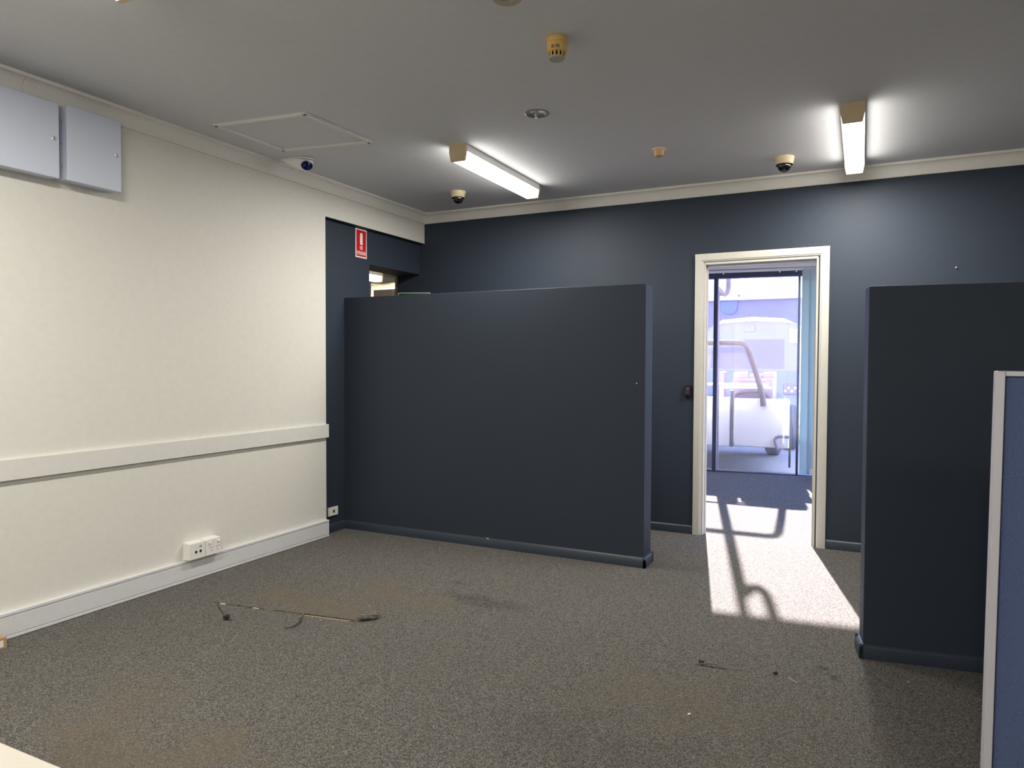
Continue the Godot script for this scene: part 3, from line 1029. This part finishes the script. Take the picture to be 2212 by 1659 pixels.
func outlet_box(label: String, zc: float, data: bool) -> void:
	var t := thing("wall_outlet", label, "outlet", Vector3(0.0, 0.180, zc))
	obj("mounting_block", MB.new().extr([Vector2(0, -0.052), Vector2(0.048, -0.049), Vector2(0.048, 0.047), Vector2(0, 0.050)], Vector3(0, 0, -0.054), Vector3(0, 0, 0.054), Vector3.RIGHT, Vector3.UP), M.plastic_white, t)
	obj("plate", MB.new().box(Vector3(0.053, -0.001, 0), Vector3(0.011, 0.096, 0.110), 0.002), M.plastic_white, t)
	if data:
		for z in [0.012, -0.020]:
			obj("socket", MB.new().lathe([Vector2(0.008, 0), Vector2(0.008, 0.002), Vector2(0.006, 0.003), Vector2(0.005, 0.0015), Vector2(0, 0.0015)], Vector3(0.058, -0.006, z), 20, Basis(Vector3.BACK, -PI / 2)), M.black, t)
			obj("socket_shutter", MB.new().box(Vector3(0.0590, -0.017, z), Vector3(0.002, 0.006, 0.014), 0.0005), M.plastic_cream, t)
		for z in [-0.016, -0.026]:
			obj("socket_slot", MB.new().box(Vector3(0.0588, 0.022, z), Vector3(0.001, 0.012, 0.004)), M.black_slot, t)
		obj("screw", MB.new().box(Vector3(0.0588, 0.018, 0.006), Vector3(0.001, 0.004, 0.004)), M.grey_metal, t)
	else:
		for z in [0.027, -0.038]:
			var sw := obj("switch", MB.new().box(Vector3(0.061, 0.028, z), Vector3(0.008, 0.013, 0.016), 0.002, Basis(Vector3.BACK, 0.25)), M.plastic_white, t)
		for z in [0.012, -0.030]:
			for q in [[0.0, -0.024, 0.0], [0.009, -0.003, 0.5], [-0.009, -0.003, -0.5]]:
				obj("pin_slot", MB.new().box(Vector3(0.0586, q[1], z + q[0]), Vector3(0.001, 0.010, 0.0026), 0.0, Basis(Vector3.RIGHT, q[2])), M.black_slot, t)


func make_back_wall_things() -> void:
	var r := thing("card_reader", "small black card reader with a red light left of the doorway", "card reader", Vector3(2.398, 1.098, 0.0))
	obj("body", MB.new().extr([Vector2(-0.024, -0.040), Vector2(0.024, -0.040), Vector2(0.026, -0.036), Vector2(0.026, 0.036), Vector2(0.024, 0.040), Vector2(-0.024, 0.040), Vector2(-0.026, 0.036), Vector2(-0.026, -0.036)], Vector3.ZERO, Vector3(0, 0, 0.026), Vector3.RIGHT, Vector3.UP), M.black, r)
	obj("face_plate", MB.new().box(Vector3(0, 0.002, 0.027), Vector3(0.040, 0.060, 0.004), 0.0015), M.tyre, r)
	obj("led", MB.new().lathe([Vector2(0.004, 0), Vector2(0.003, 0.002), Vector2(0, 0.003)], Vector3(0.006, 0.018, 0.029), 12, Basis(Vector3.RIGHT, PI / 2)), M.led, r)
	var s := thing("wall_screw", "single bright screw left in the navy wall right of the doorway", "screw", Vector3(4.130, 1.940, 0.0))
	obj("shank", MB.new().lathe([Vector2(0.0025, 0), Vector2(0.0025, 0.010)], Vector3.ZERO, 10, Basis(Vector3.RIGHT, PI / 2)), M.grey_metal, s)
	obj("head", MB.new().lathe([Vector2(0.0025, 0.009), Vector2(0.006, 0.011), Vector2(0.005, 0.013), Vector2(0, 0.0135)], Vector3.ZERO, 14, Basis(Vector3.RIGHT, PI / 2)), M.chrome, s)
	# green sign showing over the low wall
	var g := thing("exit_sign", "green sign with a white border just showing above the low wall", "sign", Vector3(-0.113, 1.860, 0.004))
	g.rotation.z = deg_to_rad(-2.1)
	var rr := func(hw: float, hh: float, rad: float) -> Array:
		var out := []
		for c in [[1, 1, 0], [-1, 1, 90], [-1, -1, 180], [1, -1, 270]]:
			for k in 5:
				var a := deg_to_rad(c[2] + 22.5 * k)
				out.append(Vector2(c[0] * (hw - rad) + cos(a) * rad, c[1] * (hh - rad) + sin(a) * rad))
		return out
	obj("board", MB.new().extr(rr.call(0.178, 0.090, 0.012), Vector3.ZERO, Vector3(0, 0, 0.003), Vector3.RIGHT, Vector3.UP), M.sign_white, g)
	obj("green_panel", MB.new().extr(rr.call(0.171, 0.083, 0.009), Vector3(0, 0, 0.0028), Vector3(0, 0, 0.0038), Vector3.RIGHT, Vector3.UP), M.green, g)


func make_screen_and_desk() -> void:
	var t := thing("office_screen", "blue fabric office screen with an aluminium edge at the right of the picture", "office screen", Vector3(3.895, 0, 3.2))
	t.rotation = Vector3(0, deg_to_rad(4.0), deg_to_rad(-0.55))
	obj("edge_post", MB.new().span(Vector3(0.0, 0, -0.026), Vector3(0.020, 1.286, 0.008), 0.002), M.alu, t)
	obj("top_rail", MB.new().span(Vector3(0.020, 1.272, -0.024), Vector3(1.50, 1.286, 0.006), 0.002), M.alu, t)
	obj("bottom_rail", MB.new().span(Vector3(0.020, 0.0, -0.024), Vector3(1.50, 0.060, 0.006), 0.002), M.alu, t)
	obj("edge_post", MB.new().span(Vector3(1.50, 0, -0.026), Vector3(1.52, 1.286, 0.008), 0.002), M.alu, t)
	obj("fabric_panel", MB.new().span(Vector3(0.0225, 0.060, -0.022), Vector3(1.4975, 1.2705, 0.003), 0.004), M.fabric, t)

	# desk whose corner shows at the lower left
	var d := thing("desk", "pale cream desk whose corner shows at the lower left", "desk", Vector3(2.0, 0, 5.25))
	var pr := []
	for c in [[1, -1, -90], [1, 1, 0], [-1, 1, 90], [-1, -1, 180]]:
		for k in 9:
			var a := deg_to_rad(c[2] + 11.25 * k)
			var rad := 0.06
			pr.append(Vector2(c[0] * (0.80 - rad) + cos(a) * rad, c[1] * (0.395 - rad) + sin(a) * rad))
	obj("desktop", MB.new().extr(pr, Vector3(0, 0.705, 0), Vector3(0, 0.73, 0), Vector3.RIGHT, Vector3.BACK), M.desk, d)
	for x in [-0.65, 0.65]:
		obj("leg_panel", MB.new().box(Vector3(x, 0.352, 0), Vector3(0.03, 0.705, 0.60), 0.002), M.desk, d)
	obj("modesty_panel", MB.new().box(Vector3(0, 0.50, 0.2), Vector3(1.27, 0.38, 0.018), 0.002), M.desk, d)

	# carton at the left edge
	var c := thing("carton", "small brown cardboard carton against the skirting at the left edge", "carton", Vector3(0.078, 0, 3.73))
	obj("carton_body", MB.new().span(Vector3(-0.045, 0, -0.115), Vector3(0.045, 0.052, 0.15), 0.002), M.card, c)
	obj("carton_label", MB.new().span(Vector3(0.0448, 0.010, -0.10), Vector3(0.0456, 0.040, 0.06)), M.paper, c)


func wiggle(pts: Array, amp: float, lift: float, step := 5) -> Array:
	var cv := Curve3D.new()
	for i in pts.size():
		var a: Vector3 = pts[maxi(i - 1, 0)]
		var b: Vector3 = pts[mini(i + 1, pts.size() - 1)]
		cv.add_point(pts[i], (a - b) / 6.0, (b - a) / 6.0)
	var l := cv.get_baked_length()
	var out := []
	var cnt := pts.size() * step
	for i in cnt + 1:
		var p := cv.sample_baked(l * i / cnt, true)
		p += Vector3(rng.randf_range(-amp, amp), rng.randf_range(0, lift), rng.randf_range(-amp, amp))
		out.append(p)
	return out


func make_floor_bits() -> void:
	# loose yarns at the torn seam
	var y := 0.003
	var t := thing("frayed_yarn", "dark yarn with a knotted end pulled from the left end of the torn seam", "thread", Vector3(0.62, 0, 2.84))
	var o := t.position
	obj("yarn", MB.new().tube(wiggle([Vector3(0.516, y, 2.785) - o, Vector3(0.60, y, 2.835) - o, Vector3(0.68, y, 2.885) - o, Vector3(0.73, y, 2.915) - o], 0.0008, 0.001), 0.0016, 6), M.thread_dark, t)
	var knot := MB.new()
	for k in 9:
		var pts := []
		for i in 7:
			var a := rng.randf() * TAU
			pts.append(Vector3(0.727, 0.004, 2.912) - o + Vector3(cos(a) * 0.017, rng.randf_range(0.0, 0.016), sin(a) * 0.014))
		knot.tube(wiggle(pts, 0.001, 0.001, 3), 0.0014, 5)
	knot.tube([Vector3(0.735, y, 2.92) - o, Vector3(0.77, y, 2.915) - o], 0.0016, 5)
	obj("knot", knot, M.thread_dark, t)

	var c := thing("yarn_tangle", "grey tangle of pulled carpet yarn at the right end of the torn seam", "thread", Vector3(1.365, 0, 2.585))
	o = c.position
	var tb := MB.new()
	for k in 26:
		var pts := []
		var cx := rng.randf_range(-0.03, 0.03)
		for i in 6:
			var a := rng.randf() * TAU
			var q := Vector3(cos(a) * 0.040 + cx, 0, sin(a) * 0.022)
			q = q.rotated(Vector3.UP, 0.9)
			q.y = rng.randf_range(0.002, 0.030)
			pts.append(q)
		tb.tube(wiggle(pts, 0.0015, 0.001, 3), rng.randf_range(0.0010, 0.0017), 5)
	var tang := obj("tangled_yarn", tb, M.thread_grey, c)
	tang.set_meta("kind", "stuff")
	var tb3 := MB.new()
	for k in 9:
		var pts := []
		for i in 6:
			var a := rng.randf() * TAU
			pts.append(Vector3(cos(a) * 0.045, rng.randf_range(0.006, 0.034), sin(a) * 0.026).rotated(Vector3.UP, 0.9))
		tb3.tube(wiggle(pts, 0.0012, 0.001, 4), 0.0010, 5)
	var tang3 := obj("pale_yarn", tb3, M.thread_mid, c)
	tang3.set_meta("kind", "stuff")
	var tb2 := MB.new()
	for k in 12:
		var pts := []
		for i in 5:
			var a := rng.randf() * TAU
			pts.append(Vector3(cos(a) * 0.035, rng.randf_range(0.002, 0.024), sin(a) * 0.020).rotated(Vector3.UP, 0.9))
		tb2.tube(wiggle(pts, 0.0015, 0.001, 3), 0.0013, 5)
	var tang2 := obj("dark_yarn", tb2, M.thread_dark, c)
	tang2.set_meta("kind", "stuff")

	var s := thing("frayed_strip", "torn tuft of carpet yarn curling away from the middle of the seam", "thread", Vector3(1.06, 0, 2.77))
	o = s.position
	var path := [Vector3(1.02, 0.004, 2.675) - o, Vector3(1.035, 0.008, 2.70) - o, Vector3(1.055, 0.006, 2.735) - o, Vector3(1.085, 0.006, 2.775) - o, Vector3(1.105, 0.006, 2.82) - o, Vector3(1.10, 0.005, 2.85) - o, Vector3(1.083, 0.003, 2.872) - o]
	var core := MB.new()
	for k in 5:
		core.tube(wiggle(path, 0.004, 0.003, 4), 0.0022, 5, 0.4)
	obj("strip", core, M.thread_grey, s)
	var tuft := MB.new()
	for k in 5:
		tuft.tube(wiggle(path.slice(2), 0.006, 0.004, 4), 0.0018, 5, 0.3)
	obj("dark_tuft", tuft, M.thread_dark, s)

	var lp := thing("yarn_loop", "fine pale loops of thread lifting from the torn seam", "thread", Vector3(0.9, 0, 2.70))
	o = lp.position
	var loops := [
		[Vector3(0.855, 0.003, 2.690), Vector3(0.885, 0.018, 2.655), Vector3(0.925, 0.022, 2.645), Vector3(0.945, 0.012, 2.68), Vector3(0.965, 0.003, 2.715)],
		[Vector3(0.93, 0.003, 2.64), Vector3(0.925, 0.010, 2.68), Vector3(0.945, 0.010, 2.715), Vector3(0.985, 0.008, 2.71), Vector3(0.99, 0.003, 2.68)],
		[Vector3(0.545, 0.003, 2.765), Vector3(0.59, 0.010, 2.80), Vector3(0.64, 0.012, 2.795), Vector3(0.67, 0.004, 2.745)],
		[Vector3(0.96, 0.003, 2.72), Vector3(1.00, 0.006, 2.76), Vector3(1.03, 0.003, 2.79)],
		[Vector3(0.66, 0.003, 2.73), Vector3(0.69, 0.008, 2.705), Vector3(0.74, 0.006, 2.71)],
		[Vector3(1.24, 0.002, 2.66), Vector3(1.25, 0.004, 2.72), Vector3(1.23, 0.002, 2.77)],
	]
	for l in loops:
		obj("strand", MB.new().tube(wiggle(l.map(func(p: Vector3) -> Vector3: return p - o), 0.0006, 0.0005, 6), 0.0006, 5), M.thread_mid, lp)

	var w := thing("seam_tuft", "dark lifted tuft on the torn seam in front of the doorway", "thread", Vector3(3.05, 0, 2.37))
	o = w.position
	var flap := MB.new()
	for k in 6:
		flap.tube(wiggle([Vector3(2.985, 0.004, 2.374) - o, Vector3(3.02, 0.010, 2.368) - o, Vector3(3.055, 0.009, 2.366) - o, Vector3(3.085, 0.004, 2.374) - o], 0.004, 0.004, 4), 0.0020, 5, 0.4)
	obj("flap", flap, M.thread_grey, w)
	var nub := MB.new()
	for k in 5:
		var pts := []
		for i in 5:
			pts.append(Vector3(2.985, 0.004, 2.368) - o + Vector3(rng.randf_range(-0.010, 0.010), rng.randf_range(0, 0.012), rng.randf_range(-0.008, 0.008)))
		nub.tube(wiggle(pts, 0.001, 0.001, 3), 0.0018, 5)
	obj("dark_nub", nub, M.thread_dark, w)
	var n2 := MB.new()
	for k in 4:
		var pts := []
		for i in 5:
			pts.append(Vector3(3.284, 0.003, 2.332) - o + Vector3(rng.randf_range(-0.010, 0.010), rng.randf_range(0, 0.010), rng.randf_range(-0.006, 0.006)))
		n2.tube(wiggle(pts, 0.001, 0.001, 3), 0.0018, 5)
	obj("dark_nub", n2, M.thread_dark, w)

	var f := obj("loose_thread", MB.new().tube(wiggle([Vector3(-0.018, 0.002, -0.016), Vector3(0.0, 0.003, 0.0), Vector3(0.018, 0.002, 0.016)], 0.0006, 0.0005, 4), 0.0011, 5), M.thread_pale)
	f.position = Vector3(3.353, 0, 2.360)
	tag(f, "short pale thread lying on the carpet near the right partition", "thread")
	var fl := obj("paper_fleck", MB.new().box(Vector3(0, 0.003, 0), Vector3(0.011, 0.0035, 0.007), 0.001, Basis.from_euler(Vector3(0.2, 0.6, 0.15))), M.paper)
	fl.position = Vector3(3.034, 0, 2.837)
	tag(fl, "tiny white fleck lying on the carpet in the foreground", "fleck")
	var spots := [[Vector3(3.78, 0, 2.16), "tiny pale fleck on the carpet just in front of the right partition"], [Vector3(1.25, 0, 2.43), "tiny pale fleck on the carpet behind the torn seam"]]
	for q in spots:
		var e := obj("paper_fleck", MB.new().box(Vector3(0, 0.002, 0), Vector3(0.007, 0.0025, 0.005), 0.0008, Basis(Vector3.UP, 0.8)), M.thread_pale)
		e.position = q[0]
		tag(e, q[1], "fleck")


func make_back_room() -> void:
	# the lit store beyond the passage
	var wr := MB.new()
	wr.span(Vector3(-3.4, 0, -3.4), Vector3(-0.30, 2.7, -3.3))
	struct("wall_store_back", wr, M.back_room, "cream wall of the lit store beyond the passage")
	struct("wall_store_left", MB.new().span(Vector3(-3.4, 0, -3.3), Vector3(-3.3, 2.7, 3.0)), M.back_room, "cream side wall of the store")
	struct("wall_store_right", MB.new().span(Vector3(-0.40, 0, -3.3), Vector3(-0.30, 2.7, -0.1)), M.back_room, "cream right wall of the store")
	struct("wall_store_front", MB.new().span(Vector3(-3.3, 0, 2.9), Vector3(-0.30, 2.7, 3.0)), M.back_room, "cream near wall of the store")
	struct("ceiling_store", MB.new().span(Vector3(-3.4, 2.45, -3.4), Vector3(-0.30, 2.70, 3.0)), M.ceiling, "low white ceiling of the store")
	batten(Vector3(-1.935, 2.45, -1.335), 1.13, "lit batten light glimpsed through the passage beyond the low wall", 0.7, 0.130, 0.120)
	var s := thing("shelf_unit", "cream metal shelving with punched uprights glimpsed through the passage", "shelf", Vector3(-1.55, 0, -2.25))
	var o := s.position
	for x in [-2.135, -0.95]:
		for z in [-2.02, -2.48]:
			var b := MB.new()
			b.span(Vector3(x - 0.020, 0, z - 0.0015) - o, Vector3(x + 0.020, 2.34, z + 0.0015) - o)
			b.span(Vector3(x - 0.020, 0, z - 0.030) - o, Vector3(x - 0.017, 2.34, z - 0.0015) - o)
			var up := obj("upright", b, M.trim_white, s)
			for k in 10:
				obj("hole", MB.new().lathe([Vector2(0.006, 0.0), Vector2(0.006, 0.002), Vector2(0, 0.002)], Vector3(x + 0.004, 2.31 - k * 0.055, z + 0.0006) - o, 10, Basis(Vector3.RIGHT, PI / 2)), M.black_slot, up)
	for y in [2.33, 1.75, 1.2, 0.65, 0.12]:
		var be := obj("beam", MB.new().span(Vector3(-2.115, y - 0.085, -2.025) - o, Vector3(-0.97, y, -1.995) - o, 0.003), M.plastic_cream, s)
		for x in [-2.09, -2.045]:
			obj("rivet", MB.new().lathe([Vector2(0.008, 0), Vector2(0.006, 0.003), Vector2(0, 0.004)], Vector3(x, y - 0.03, -1.995) - o, 12, Basis(Vector3.RIGHT, PI / 2)), M.grey_metal, be)
		obj("shelf_board", MB.new().span(Vector3(-2.13, y - 0.012, -2.48) - o, Vector3(-0.955, y + 0.004, -2.03) - o, 0.001), M.grey_metal, s)
	obj("back_sheet", MB.new().span(Vector3(-2.13, 0.05, -2.49) - o, Vector3(-0.955, 2.25, -2.482) - o), M.grey_metal, s)


func make_outdoors() -> void:
	var gr := MB.new()
	gr.span(Vector3(-30, -0.30, -40), Vector3(40, -0.02, -3.75))
	gr.span(Vector3(0.9, -0.30, -3.75), Vector3(40, -0.021, -3.41))
	gr.span(Vector3(4.30, -0.30, -3.75), Vector3(40, -0.0205, -0.1))
	struct("ground", gr, M.ground, "pale concrete ground outside")

	# pipe outside the glass
	var p := thing("downpipe", "lilac grey downpipe with a swan neck bend outside the glazing", "pipe", Vector3(2.0, 0, -3.52))
	var o := p.position
	var neck := []
	for q in [[2.108, 2.62], [2.108, 2.40], [2.109, 2.28], [2.107, 2.225], [2.092, 2.180], [2.066, 2.160], [2.038, 2.172], [2.014, 2.205], [1.996, 2.240], [1.990, 2.21], [1.990, 2.15]]:
		neck.append(Vector3(q[0], q[1], -3.52) - o)
	obj("swan_neck", MB.new().tube(neck, 0.031, 14), M.pipe, p)
	obj("pipe_length", MB.new().tube([Vector3(1.990, 2.26, -3.52) - o, Vector3(1.998, -0.02, -3.52) - o], 0.018, 14), M.pipe, p)
	obj("pipe_bracket", MB.new().box(Vector3(2.108, 2.46, -3.49) - o, Vector3(0.08, 0.03, 0.09), 0.004), M.pipe, p)

	# utility vehicle close to the glass
	var v := thing("utility_vehicle", "white panelled utility vehicle with a bent roll hoop parked outside the glass", "vehicle", Vector3(1.75, -0.02, -4.4))
	o = v.position
	obj("tail_panel", MB.new().span(Vector3(2.178, 0.292, -3.64) - o, Vector3(2.822, 0.886, -3.60) - o, 0.012), M.ute_white, v)
	obj("tail_panel", MB.new().span(Vector3(0.75, 0.280, -3.64) - o, Vector3(2.137, 0.897, -3.60) - o, 0.012), M.ute_white, v)
	obj("latch_bar", MB.new().span(Vector3(2.139, 0.28, -3.635) - o, Vector3(2.176, 0.98, -3.595) - o, 0.006), M.ute_grey, v)
	obj("bed", MB.new().span(Vector3(0.75, 0.38, -5.7) - o, Vector3(2.66, 0.42, -3.645) - o, 0.01), M.bed, v)
	obj("side_board", MB.new().span(Vector3(2.63, 0.422, -4.3) - o, Vector3(2.66, 0.86, -3.645) - o, 0.004), M.bed, v)
	obj("side_board", MB.new().span(Vector3(0.75, 0.422, -5.7) - o, Vector3(0.785, 0.86, -3.645) - o, 0.004), M.bed, v)
	obj("rail", MB.new().tube([Vector3(0.80, 1.052, -3.62) - o, Vector3(2.58, 1.054, -3.62) - o], 0.015, 12), M.ute_white, v)
	obj("rail", MB.new().tube([Vector3(2.03, 1.016, -3.63) - o, Vector3(2.61, 1.020, -3.63) - o], 0.016, 12), M.ute_white, v)
	var hp := []
	for q in [[2.530, 0.80], [2.515, 0.93], [2.485, 1.05], [2.412, 1.29], [2.362, 1.44], [2.342, 1.500], [2.305, 1.553], [2.25, 1.568], [1.9, 1.572], [1.4, 1.572], [1.27, 1.535], [1.20, 1.46], [1.12, 1.25], [0.98, 0.80]]:
		hp.append(Vector3(q[0], q[1], -3.575) - o)
	obj("roll_hoop", MB.new().tube(hp, 0.034, 14), M.hoop, v)
	var ap := []
	for k in 13:
		var a := PI * k / 12.0
		ap.append(Vector3(2.378 + cos(a) * 0.222, 0.865 + sin(a) * 0.108, -3.665) - o)
	obj("arch_tube", MB.new().tube(ap, 0.018, 12), M.arch, v)
	obj("tow_handle", MB.new().tube([Vector3(2.83, 0.438, -3.57) - o, Vector3(2.76, 0.440, -3.57) - o, Vector3(2.71, 0.438, -3.57) - o, Vector3(2.680, 0.424, -3.57) - o, Vector3(2.666, 0.390, -3.57) - o, Vector3(2.678, 0.345, -3.57) - o, Vector3(2.70, 0.285, -3.57) - o], 0.020, 12), M.bed, v)
	var wheel := [Vector2(0.0, -0.09), Vector2(0.19, -0.09), Vector2(0.30, -0.10), Vector2(0.345, -0.07), Vector2(0.35, 0.0), Vector2(0.345, 0.07), Vector2(0.30, 0.10), Vector2(0.19, 0.09), Vector2(0.0, 0.09)]
	for q in [[2.45, -5.50], [0.95, -5.50], [2.60, -6.35], [0.95, -6.35]]:
		var wm := MB.new().lathe(wheel, Vector3(q[0], 0.33, q[1]) - o, 28, Basis(Vector3.BACK, PI / 2))
		obj("wheel", wm, M.tyre, v)
	obj("cab", MB.new().extr([Vector2(-5.75, 0.35), Vector2(-5.75, 0.95), Vector2(-6.0, 1.05), Vector2(-6.75, 0.85), Vector2(-6.8, 0.35)], Vector3(0.80, 0, 0) - o, Vector3(1.30, 0, 0) - o, Vector3.BACK, Vector3.UP), M.bed, v)
	obj("mudguard", MB.new().extr([Vector2(2.815, 0.06), Vector2(2.836, 0.06), Vector2(2.838, 0.52), Vector2(2.833, 0.62), Vector2(2.822, 0.70), Vector2(2.815, 0.70)], Vector3(0, 0, -3.70) - o, Vector3(0, 0, -3.645) - o, Vector3.RIGHT, Vector3.UP), M.tyre, v)
	# goods on the bed
	var goods := [
		[2.380, 0.480, -3.80, 0.16, 1.112, 0, "lilac grey crate right behind the white tail panel of the vehicle"],
		[1.935, 0.140, -4.02, 0.20, 1.200, 0, "lilac carton at the left on the vehicle bed behind the glazing bar"],
		[2.195, 0.150, -4.02, 0.20, 1.200, 1, "pinkish carton left of the hoop leg on the vehicle bed"],
		[2.390, 0.150, -4.05, 0.20, 1.170, 1, "pinkish open carton behind the hoop leg on the vehicle bed"],
		[2.550, 0.140, -4.02, 0.20, 1.200, 0, "lilac carton right of the hoop leg on the vehicle bed"],
	]
	for g in goods:
		var y0 := 0.422
		var b := thing("carton", g[6], "carton", Vector3(g[0], y0, g[2]), "cartons on the vehicle outside")
		var top: float = g[4] - y0
		obj("carton_body", MB.new().box(Vector3(0, top / 2, 0), Vector3(g[1], top, g[3]), 0.004), M.box_pink if g[5] else M.box_lilac, b)
		obj("open_flap", MB.new().box(Vector3(0.0, top + 0.005, 0.0), Vector3(g[1] * 0.98, 0.008, g[3] * 0.6), 0.002, Basis(Vector3.BACK, 0.03)), M.paper, b)

	# van farther out
	var n := thing("van", "pale blue van with a white roof parked behind the utility vehicle", "van", Vector3(1.95, -0.02, -9.2))
	o = n.position
	var side := [Vector2(-0.88, 0.30), Vector2(-0.88, 1.15), Vector2(-0.82, 1.70), Vector2(-0.72, 1.93), Vector2(-0.50, 2.03), Vector2(0, 2.07), Vector2(0.50, 2.03), Vector2(0.72, 1.95), Vector2(0.82, 1.72), Vector2(0.88, 1.15), Vector2(0.88, 0.30)]
	obj("van_body", MB.new().extr(side, Vector3(0, 0.02, -2.2), Vector3(0, 0.02, 2.2), Vector3.RIGHT, Vector3.UP), M.van, n)
	obj("van_roof", MB.new().extr([Vector2(-0.66, 1.965), Vector2(-0.50, 2.06), Vector2(0, 2.10), Vector2(0.50, 2.06), Vector2(0.68, 1.965), Vector2(0.50, 2.00), Vector2(0, 2.03), Vector2(-0.50, 2.00)], Vector3(0, 0.02, -2.15), Vector3(0, 0.02, 2.23), Vector3.RIGHT, Vector3.UP), M.ute_white, n)
	obj("rear_window", MB.new().extr([Vector2(-0.70, 1.26), Vector2(0.48, 1.26), Vector2(0.48, 1.74), Vector2(-0.64, 1.74)], Vector3(0, 0.0, 2.19), Vector3(0, 0.0, 2.215), Vector3.RIGHT, Vector3.UP), M.van_glass, n)
	obj("lower_panel", MB.new().extr([Vector2(-0.86, 0.66), Vector2(0.86, 0.66), Vector2(0.86, 1.22), Vector2(-0.86, 1.22)], Vector3(0, 0.0, 2.19), Vector3(0, 0.0, 2.212), Vector3.RIGHT, Vector3.UP), M.van_low, n)
	obj("marker_lamp", MB.new().box(Vector3(0.635, 1.79, 2.21), Vector3(0.13, 0.24, 0.03), 0.012), M.lamp_white, n)
	obj("emblem_plate", MB.new().box(Vector3(-0.06, 1.93, 2.208), Vector3(0.18, 0.12, 0.012), 0.02), M.van, n)
	obj("tail_lamp", MB.new().box(Vector3(0.62, 0.92, 2.22), Vector3(0.26, 0.18, 0.03), 0.02), M.van_glass, n)
	for k in 5:
		obj("reflector", MB.new().lathe([Vector2(0.022, 0), Vector2(0.018, 0.008), Vector2(0, 0.010)], Vector3(0.52 + k * 0.05, 0.89 + 0.05 * (k % 2), 2.235), 12, Basis(Vector3.RIGHT, PI / 2)), M.lamp_white, n)
	obj("bumper", MB.new().box(Vector3(0, 0.45, 2.24), Vector3(1.76, 0.22, 0.12), 0.03), M.ute_grey, n)
	for q in [[-0.78, 1.5], [0.78, 1.5], [-0.78, -1.5], [0.78, -1.5]]:
		obj("wheel", MB.new().lathe(wheel, Vector3(q[0], 0.35, q[1]), 24, Basis(Vector3.BACK, PI / 2)), M.tyre, n)

	# low building across the yard
	var b := thing("building", "low blue building with a white fascia across the yard", "building", Vector3(1.0, -0.02, -16.5))
	o = b.position
	obj("wall", MB.new().span(Vector3(-14, 0, -19) - o, Vector3(16, 3.05, -14.1) - o), M.bld_blue, b)
	obj("fascia", MB.new().span(Vector3(-14.2, 3.0, -19.2) - o, Vector3(16.2, 4.0, -13.95) - o, 0.02), M.bld_white, b)
	var lobe := []
	for k in 13:
		var a := PI + PI * k / 12.0
		lobe.append(Vector2(0.40 + cos(a) * 0.20, 2.78 + sin(a) * 0.16))
	lobe.append(Vector2(0.62, 3.0))
	lobe.append(Vector2(0.10, 3.0))
	obj("awning_lobe", MB.new().extr(lobe, Vector3(0, 0.02, -14.12) - o, Vector3(0, 0.02, -14.04) - o, Vector3.RIGHT, Vector3.UP), M.bld_lobe, b)
	obj("fixing", MB.new().lathe([Vector2(0.035, 0), Vector2(0.028, 0.02), Vector2(0, 0.03)], Vector3(0.66, 3.12, -13.95) - o, 14, Basis(Vector3.RIGHT, PI / 2)), M.bld_blue, b)
	obj("sign_frame", MB.new().box(Vector3(1.16, 3.18, -13.945) - o, Vector3(0.22, 0.30, 0.012), 0.004), M.bld_white, b)
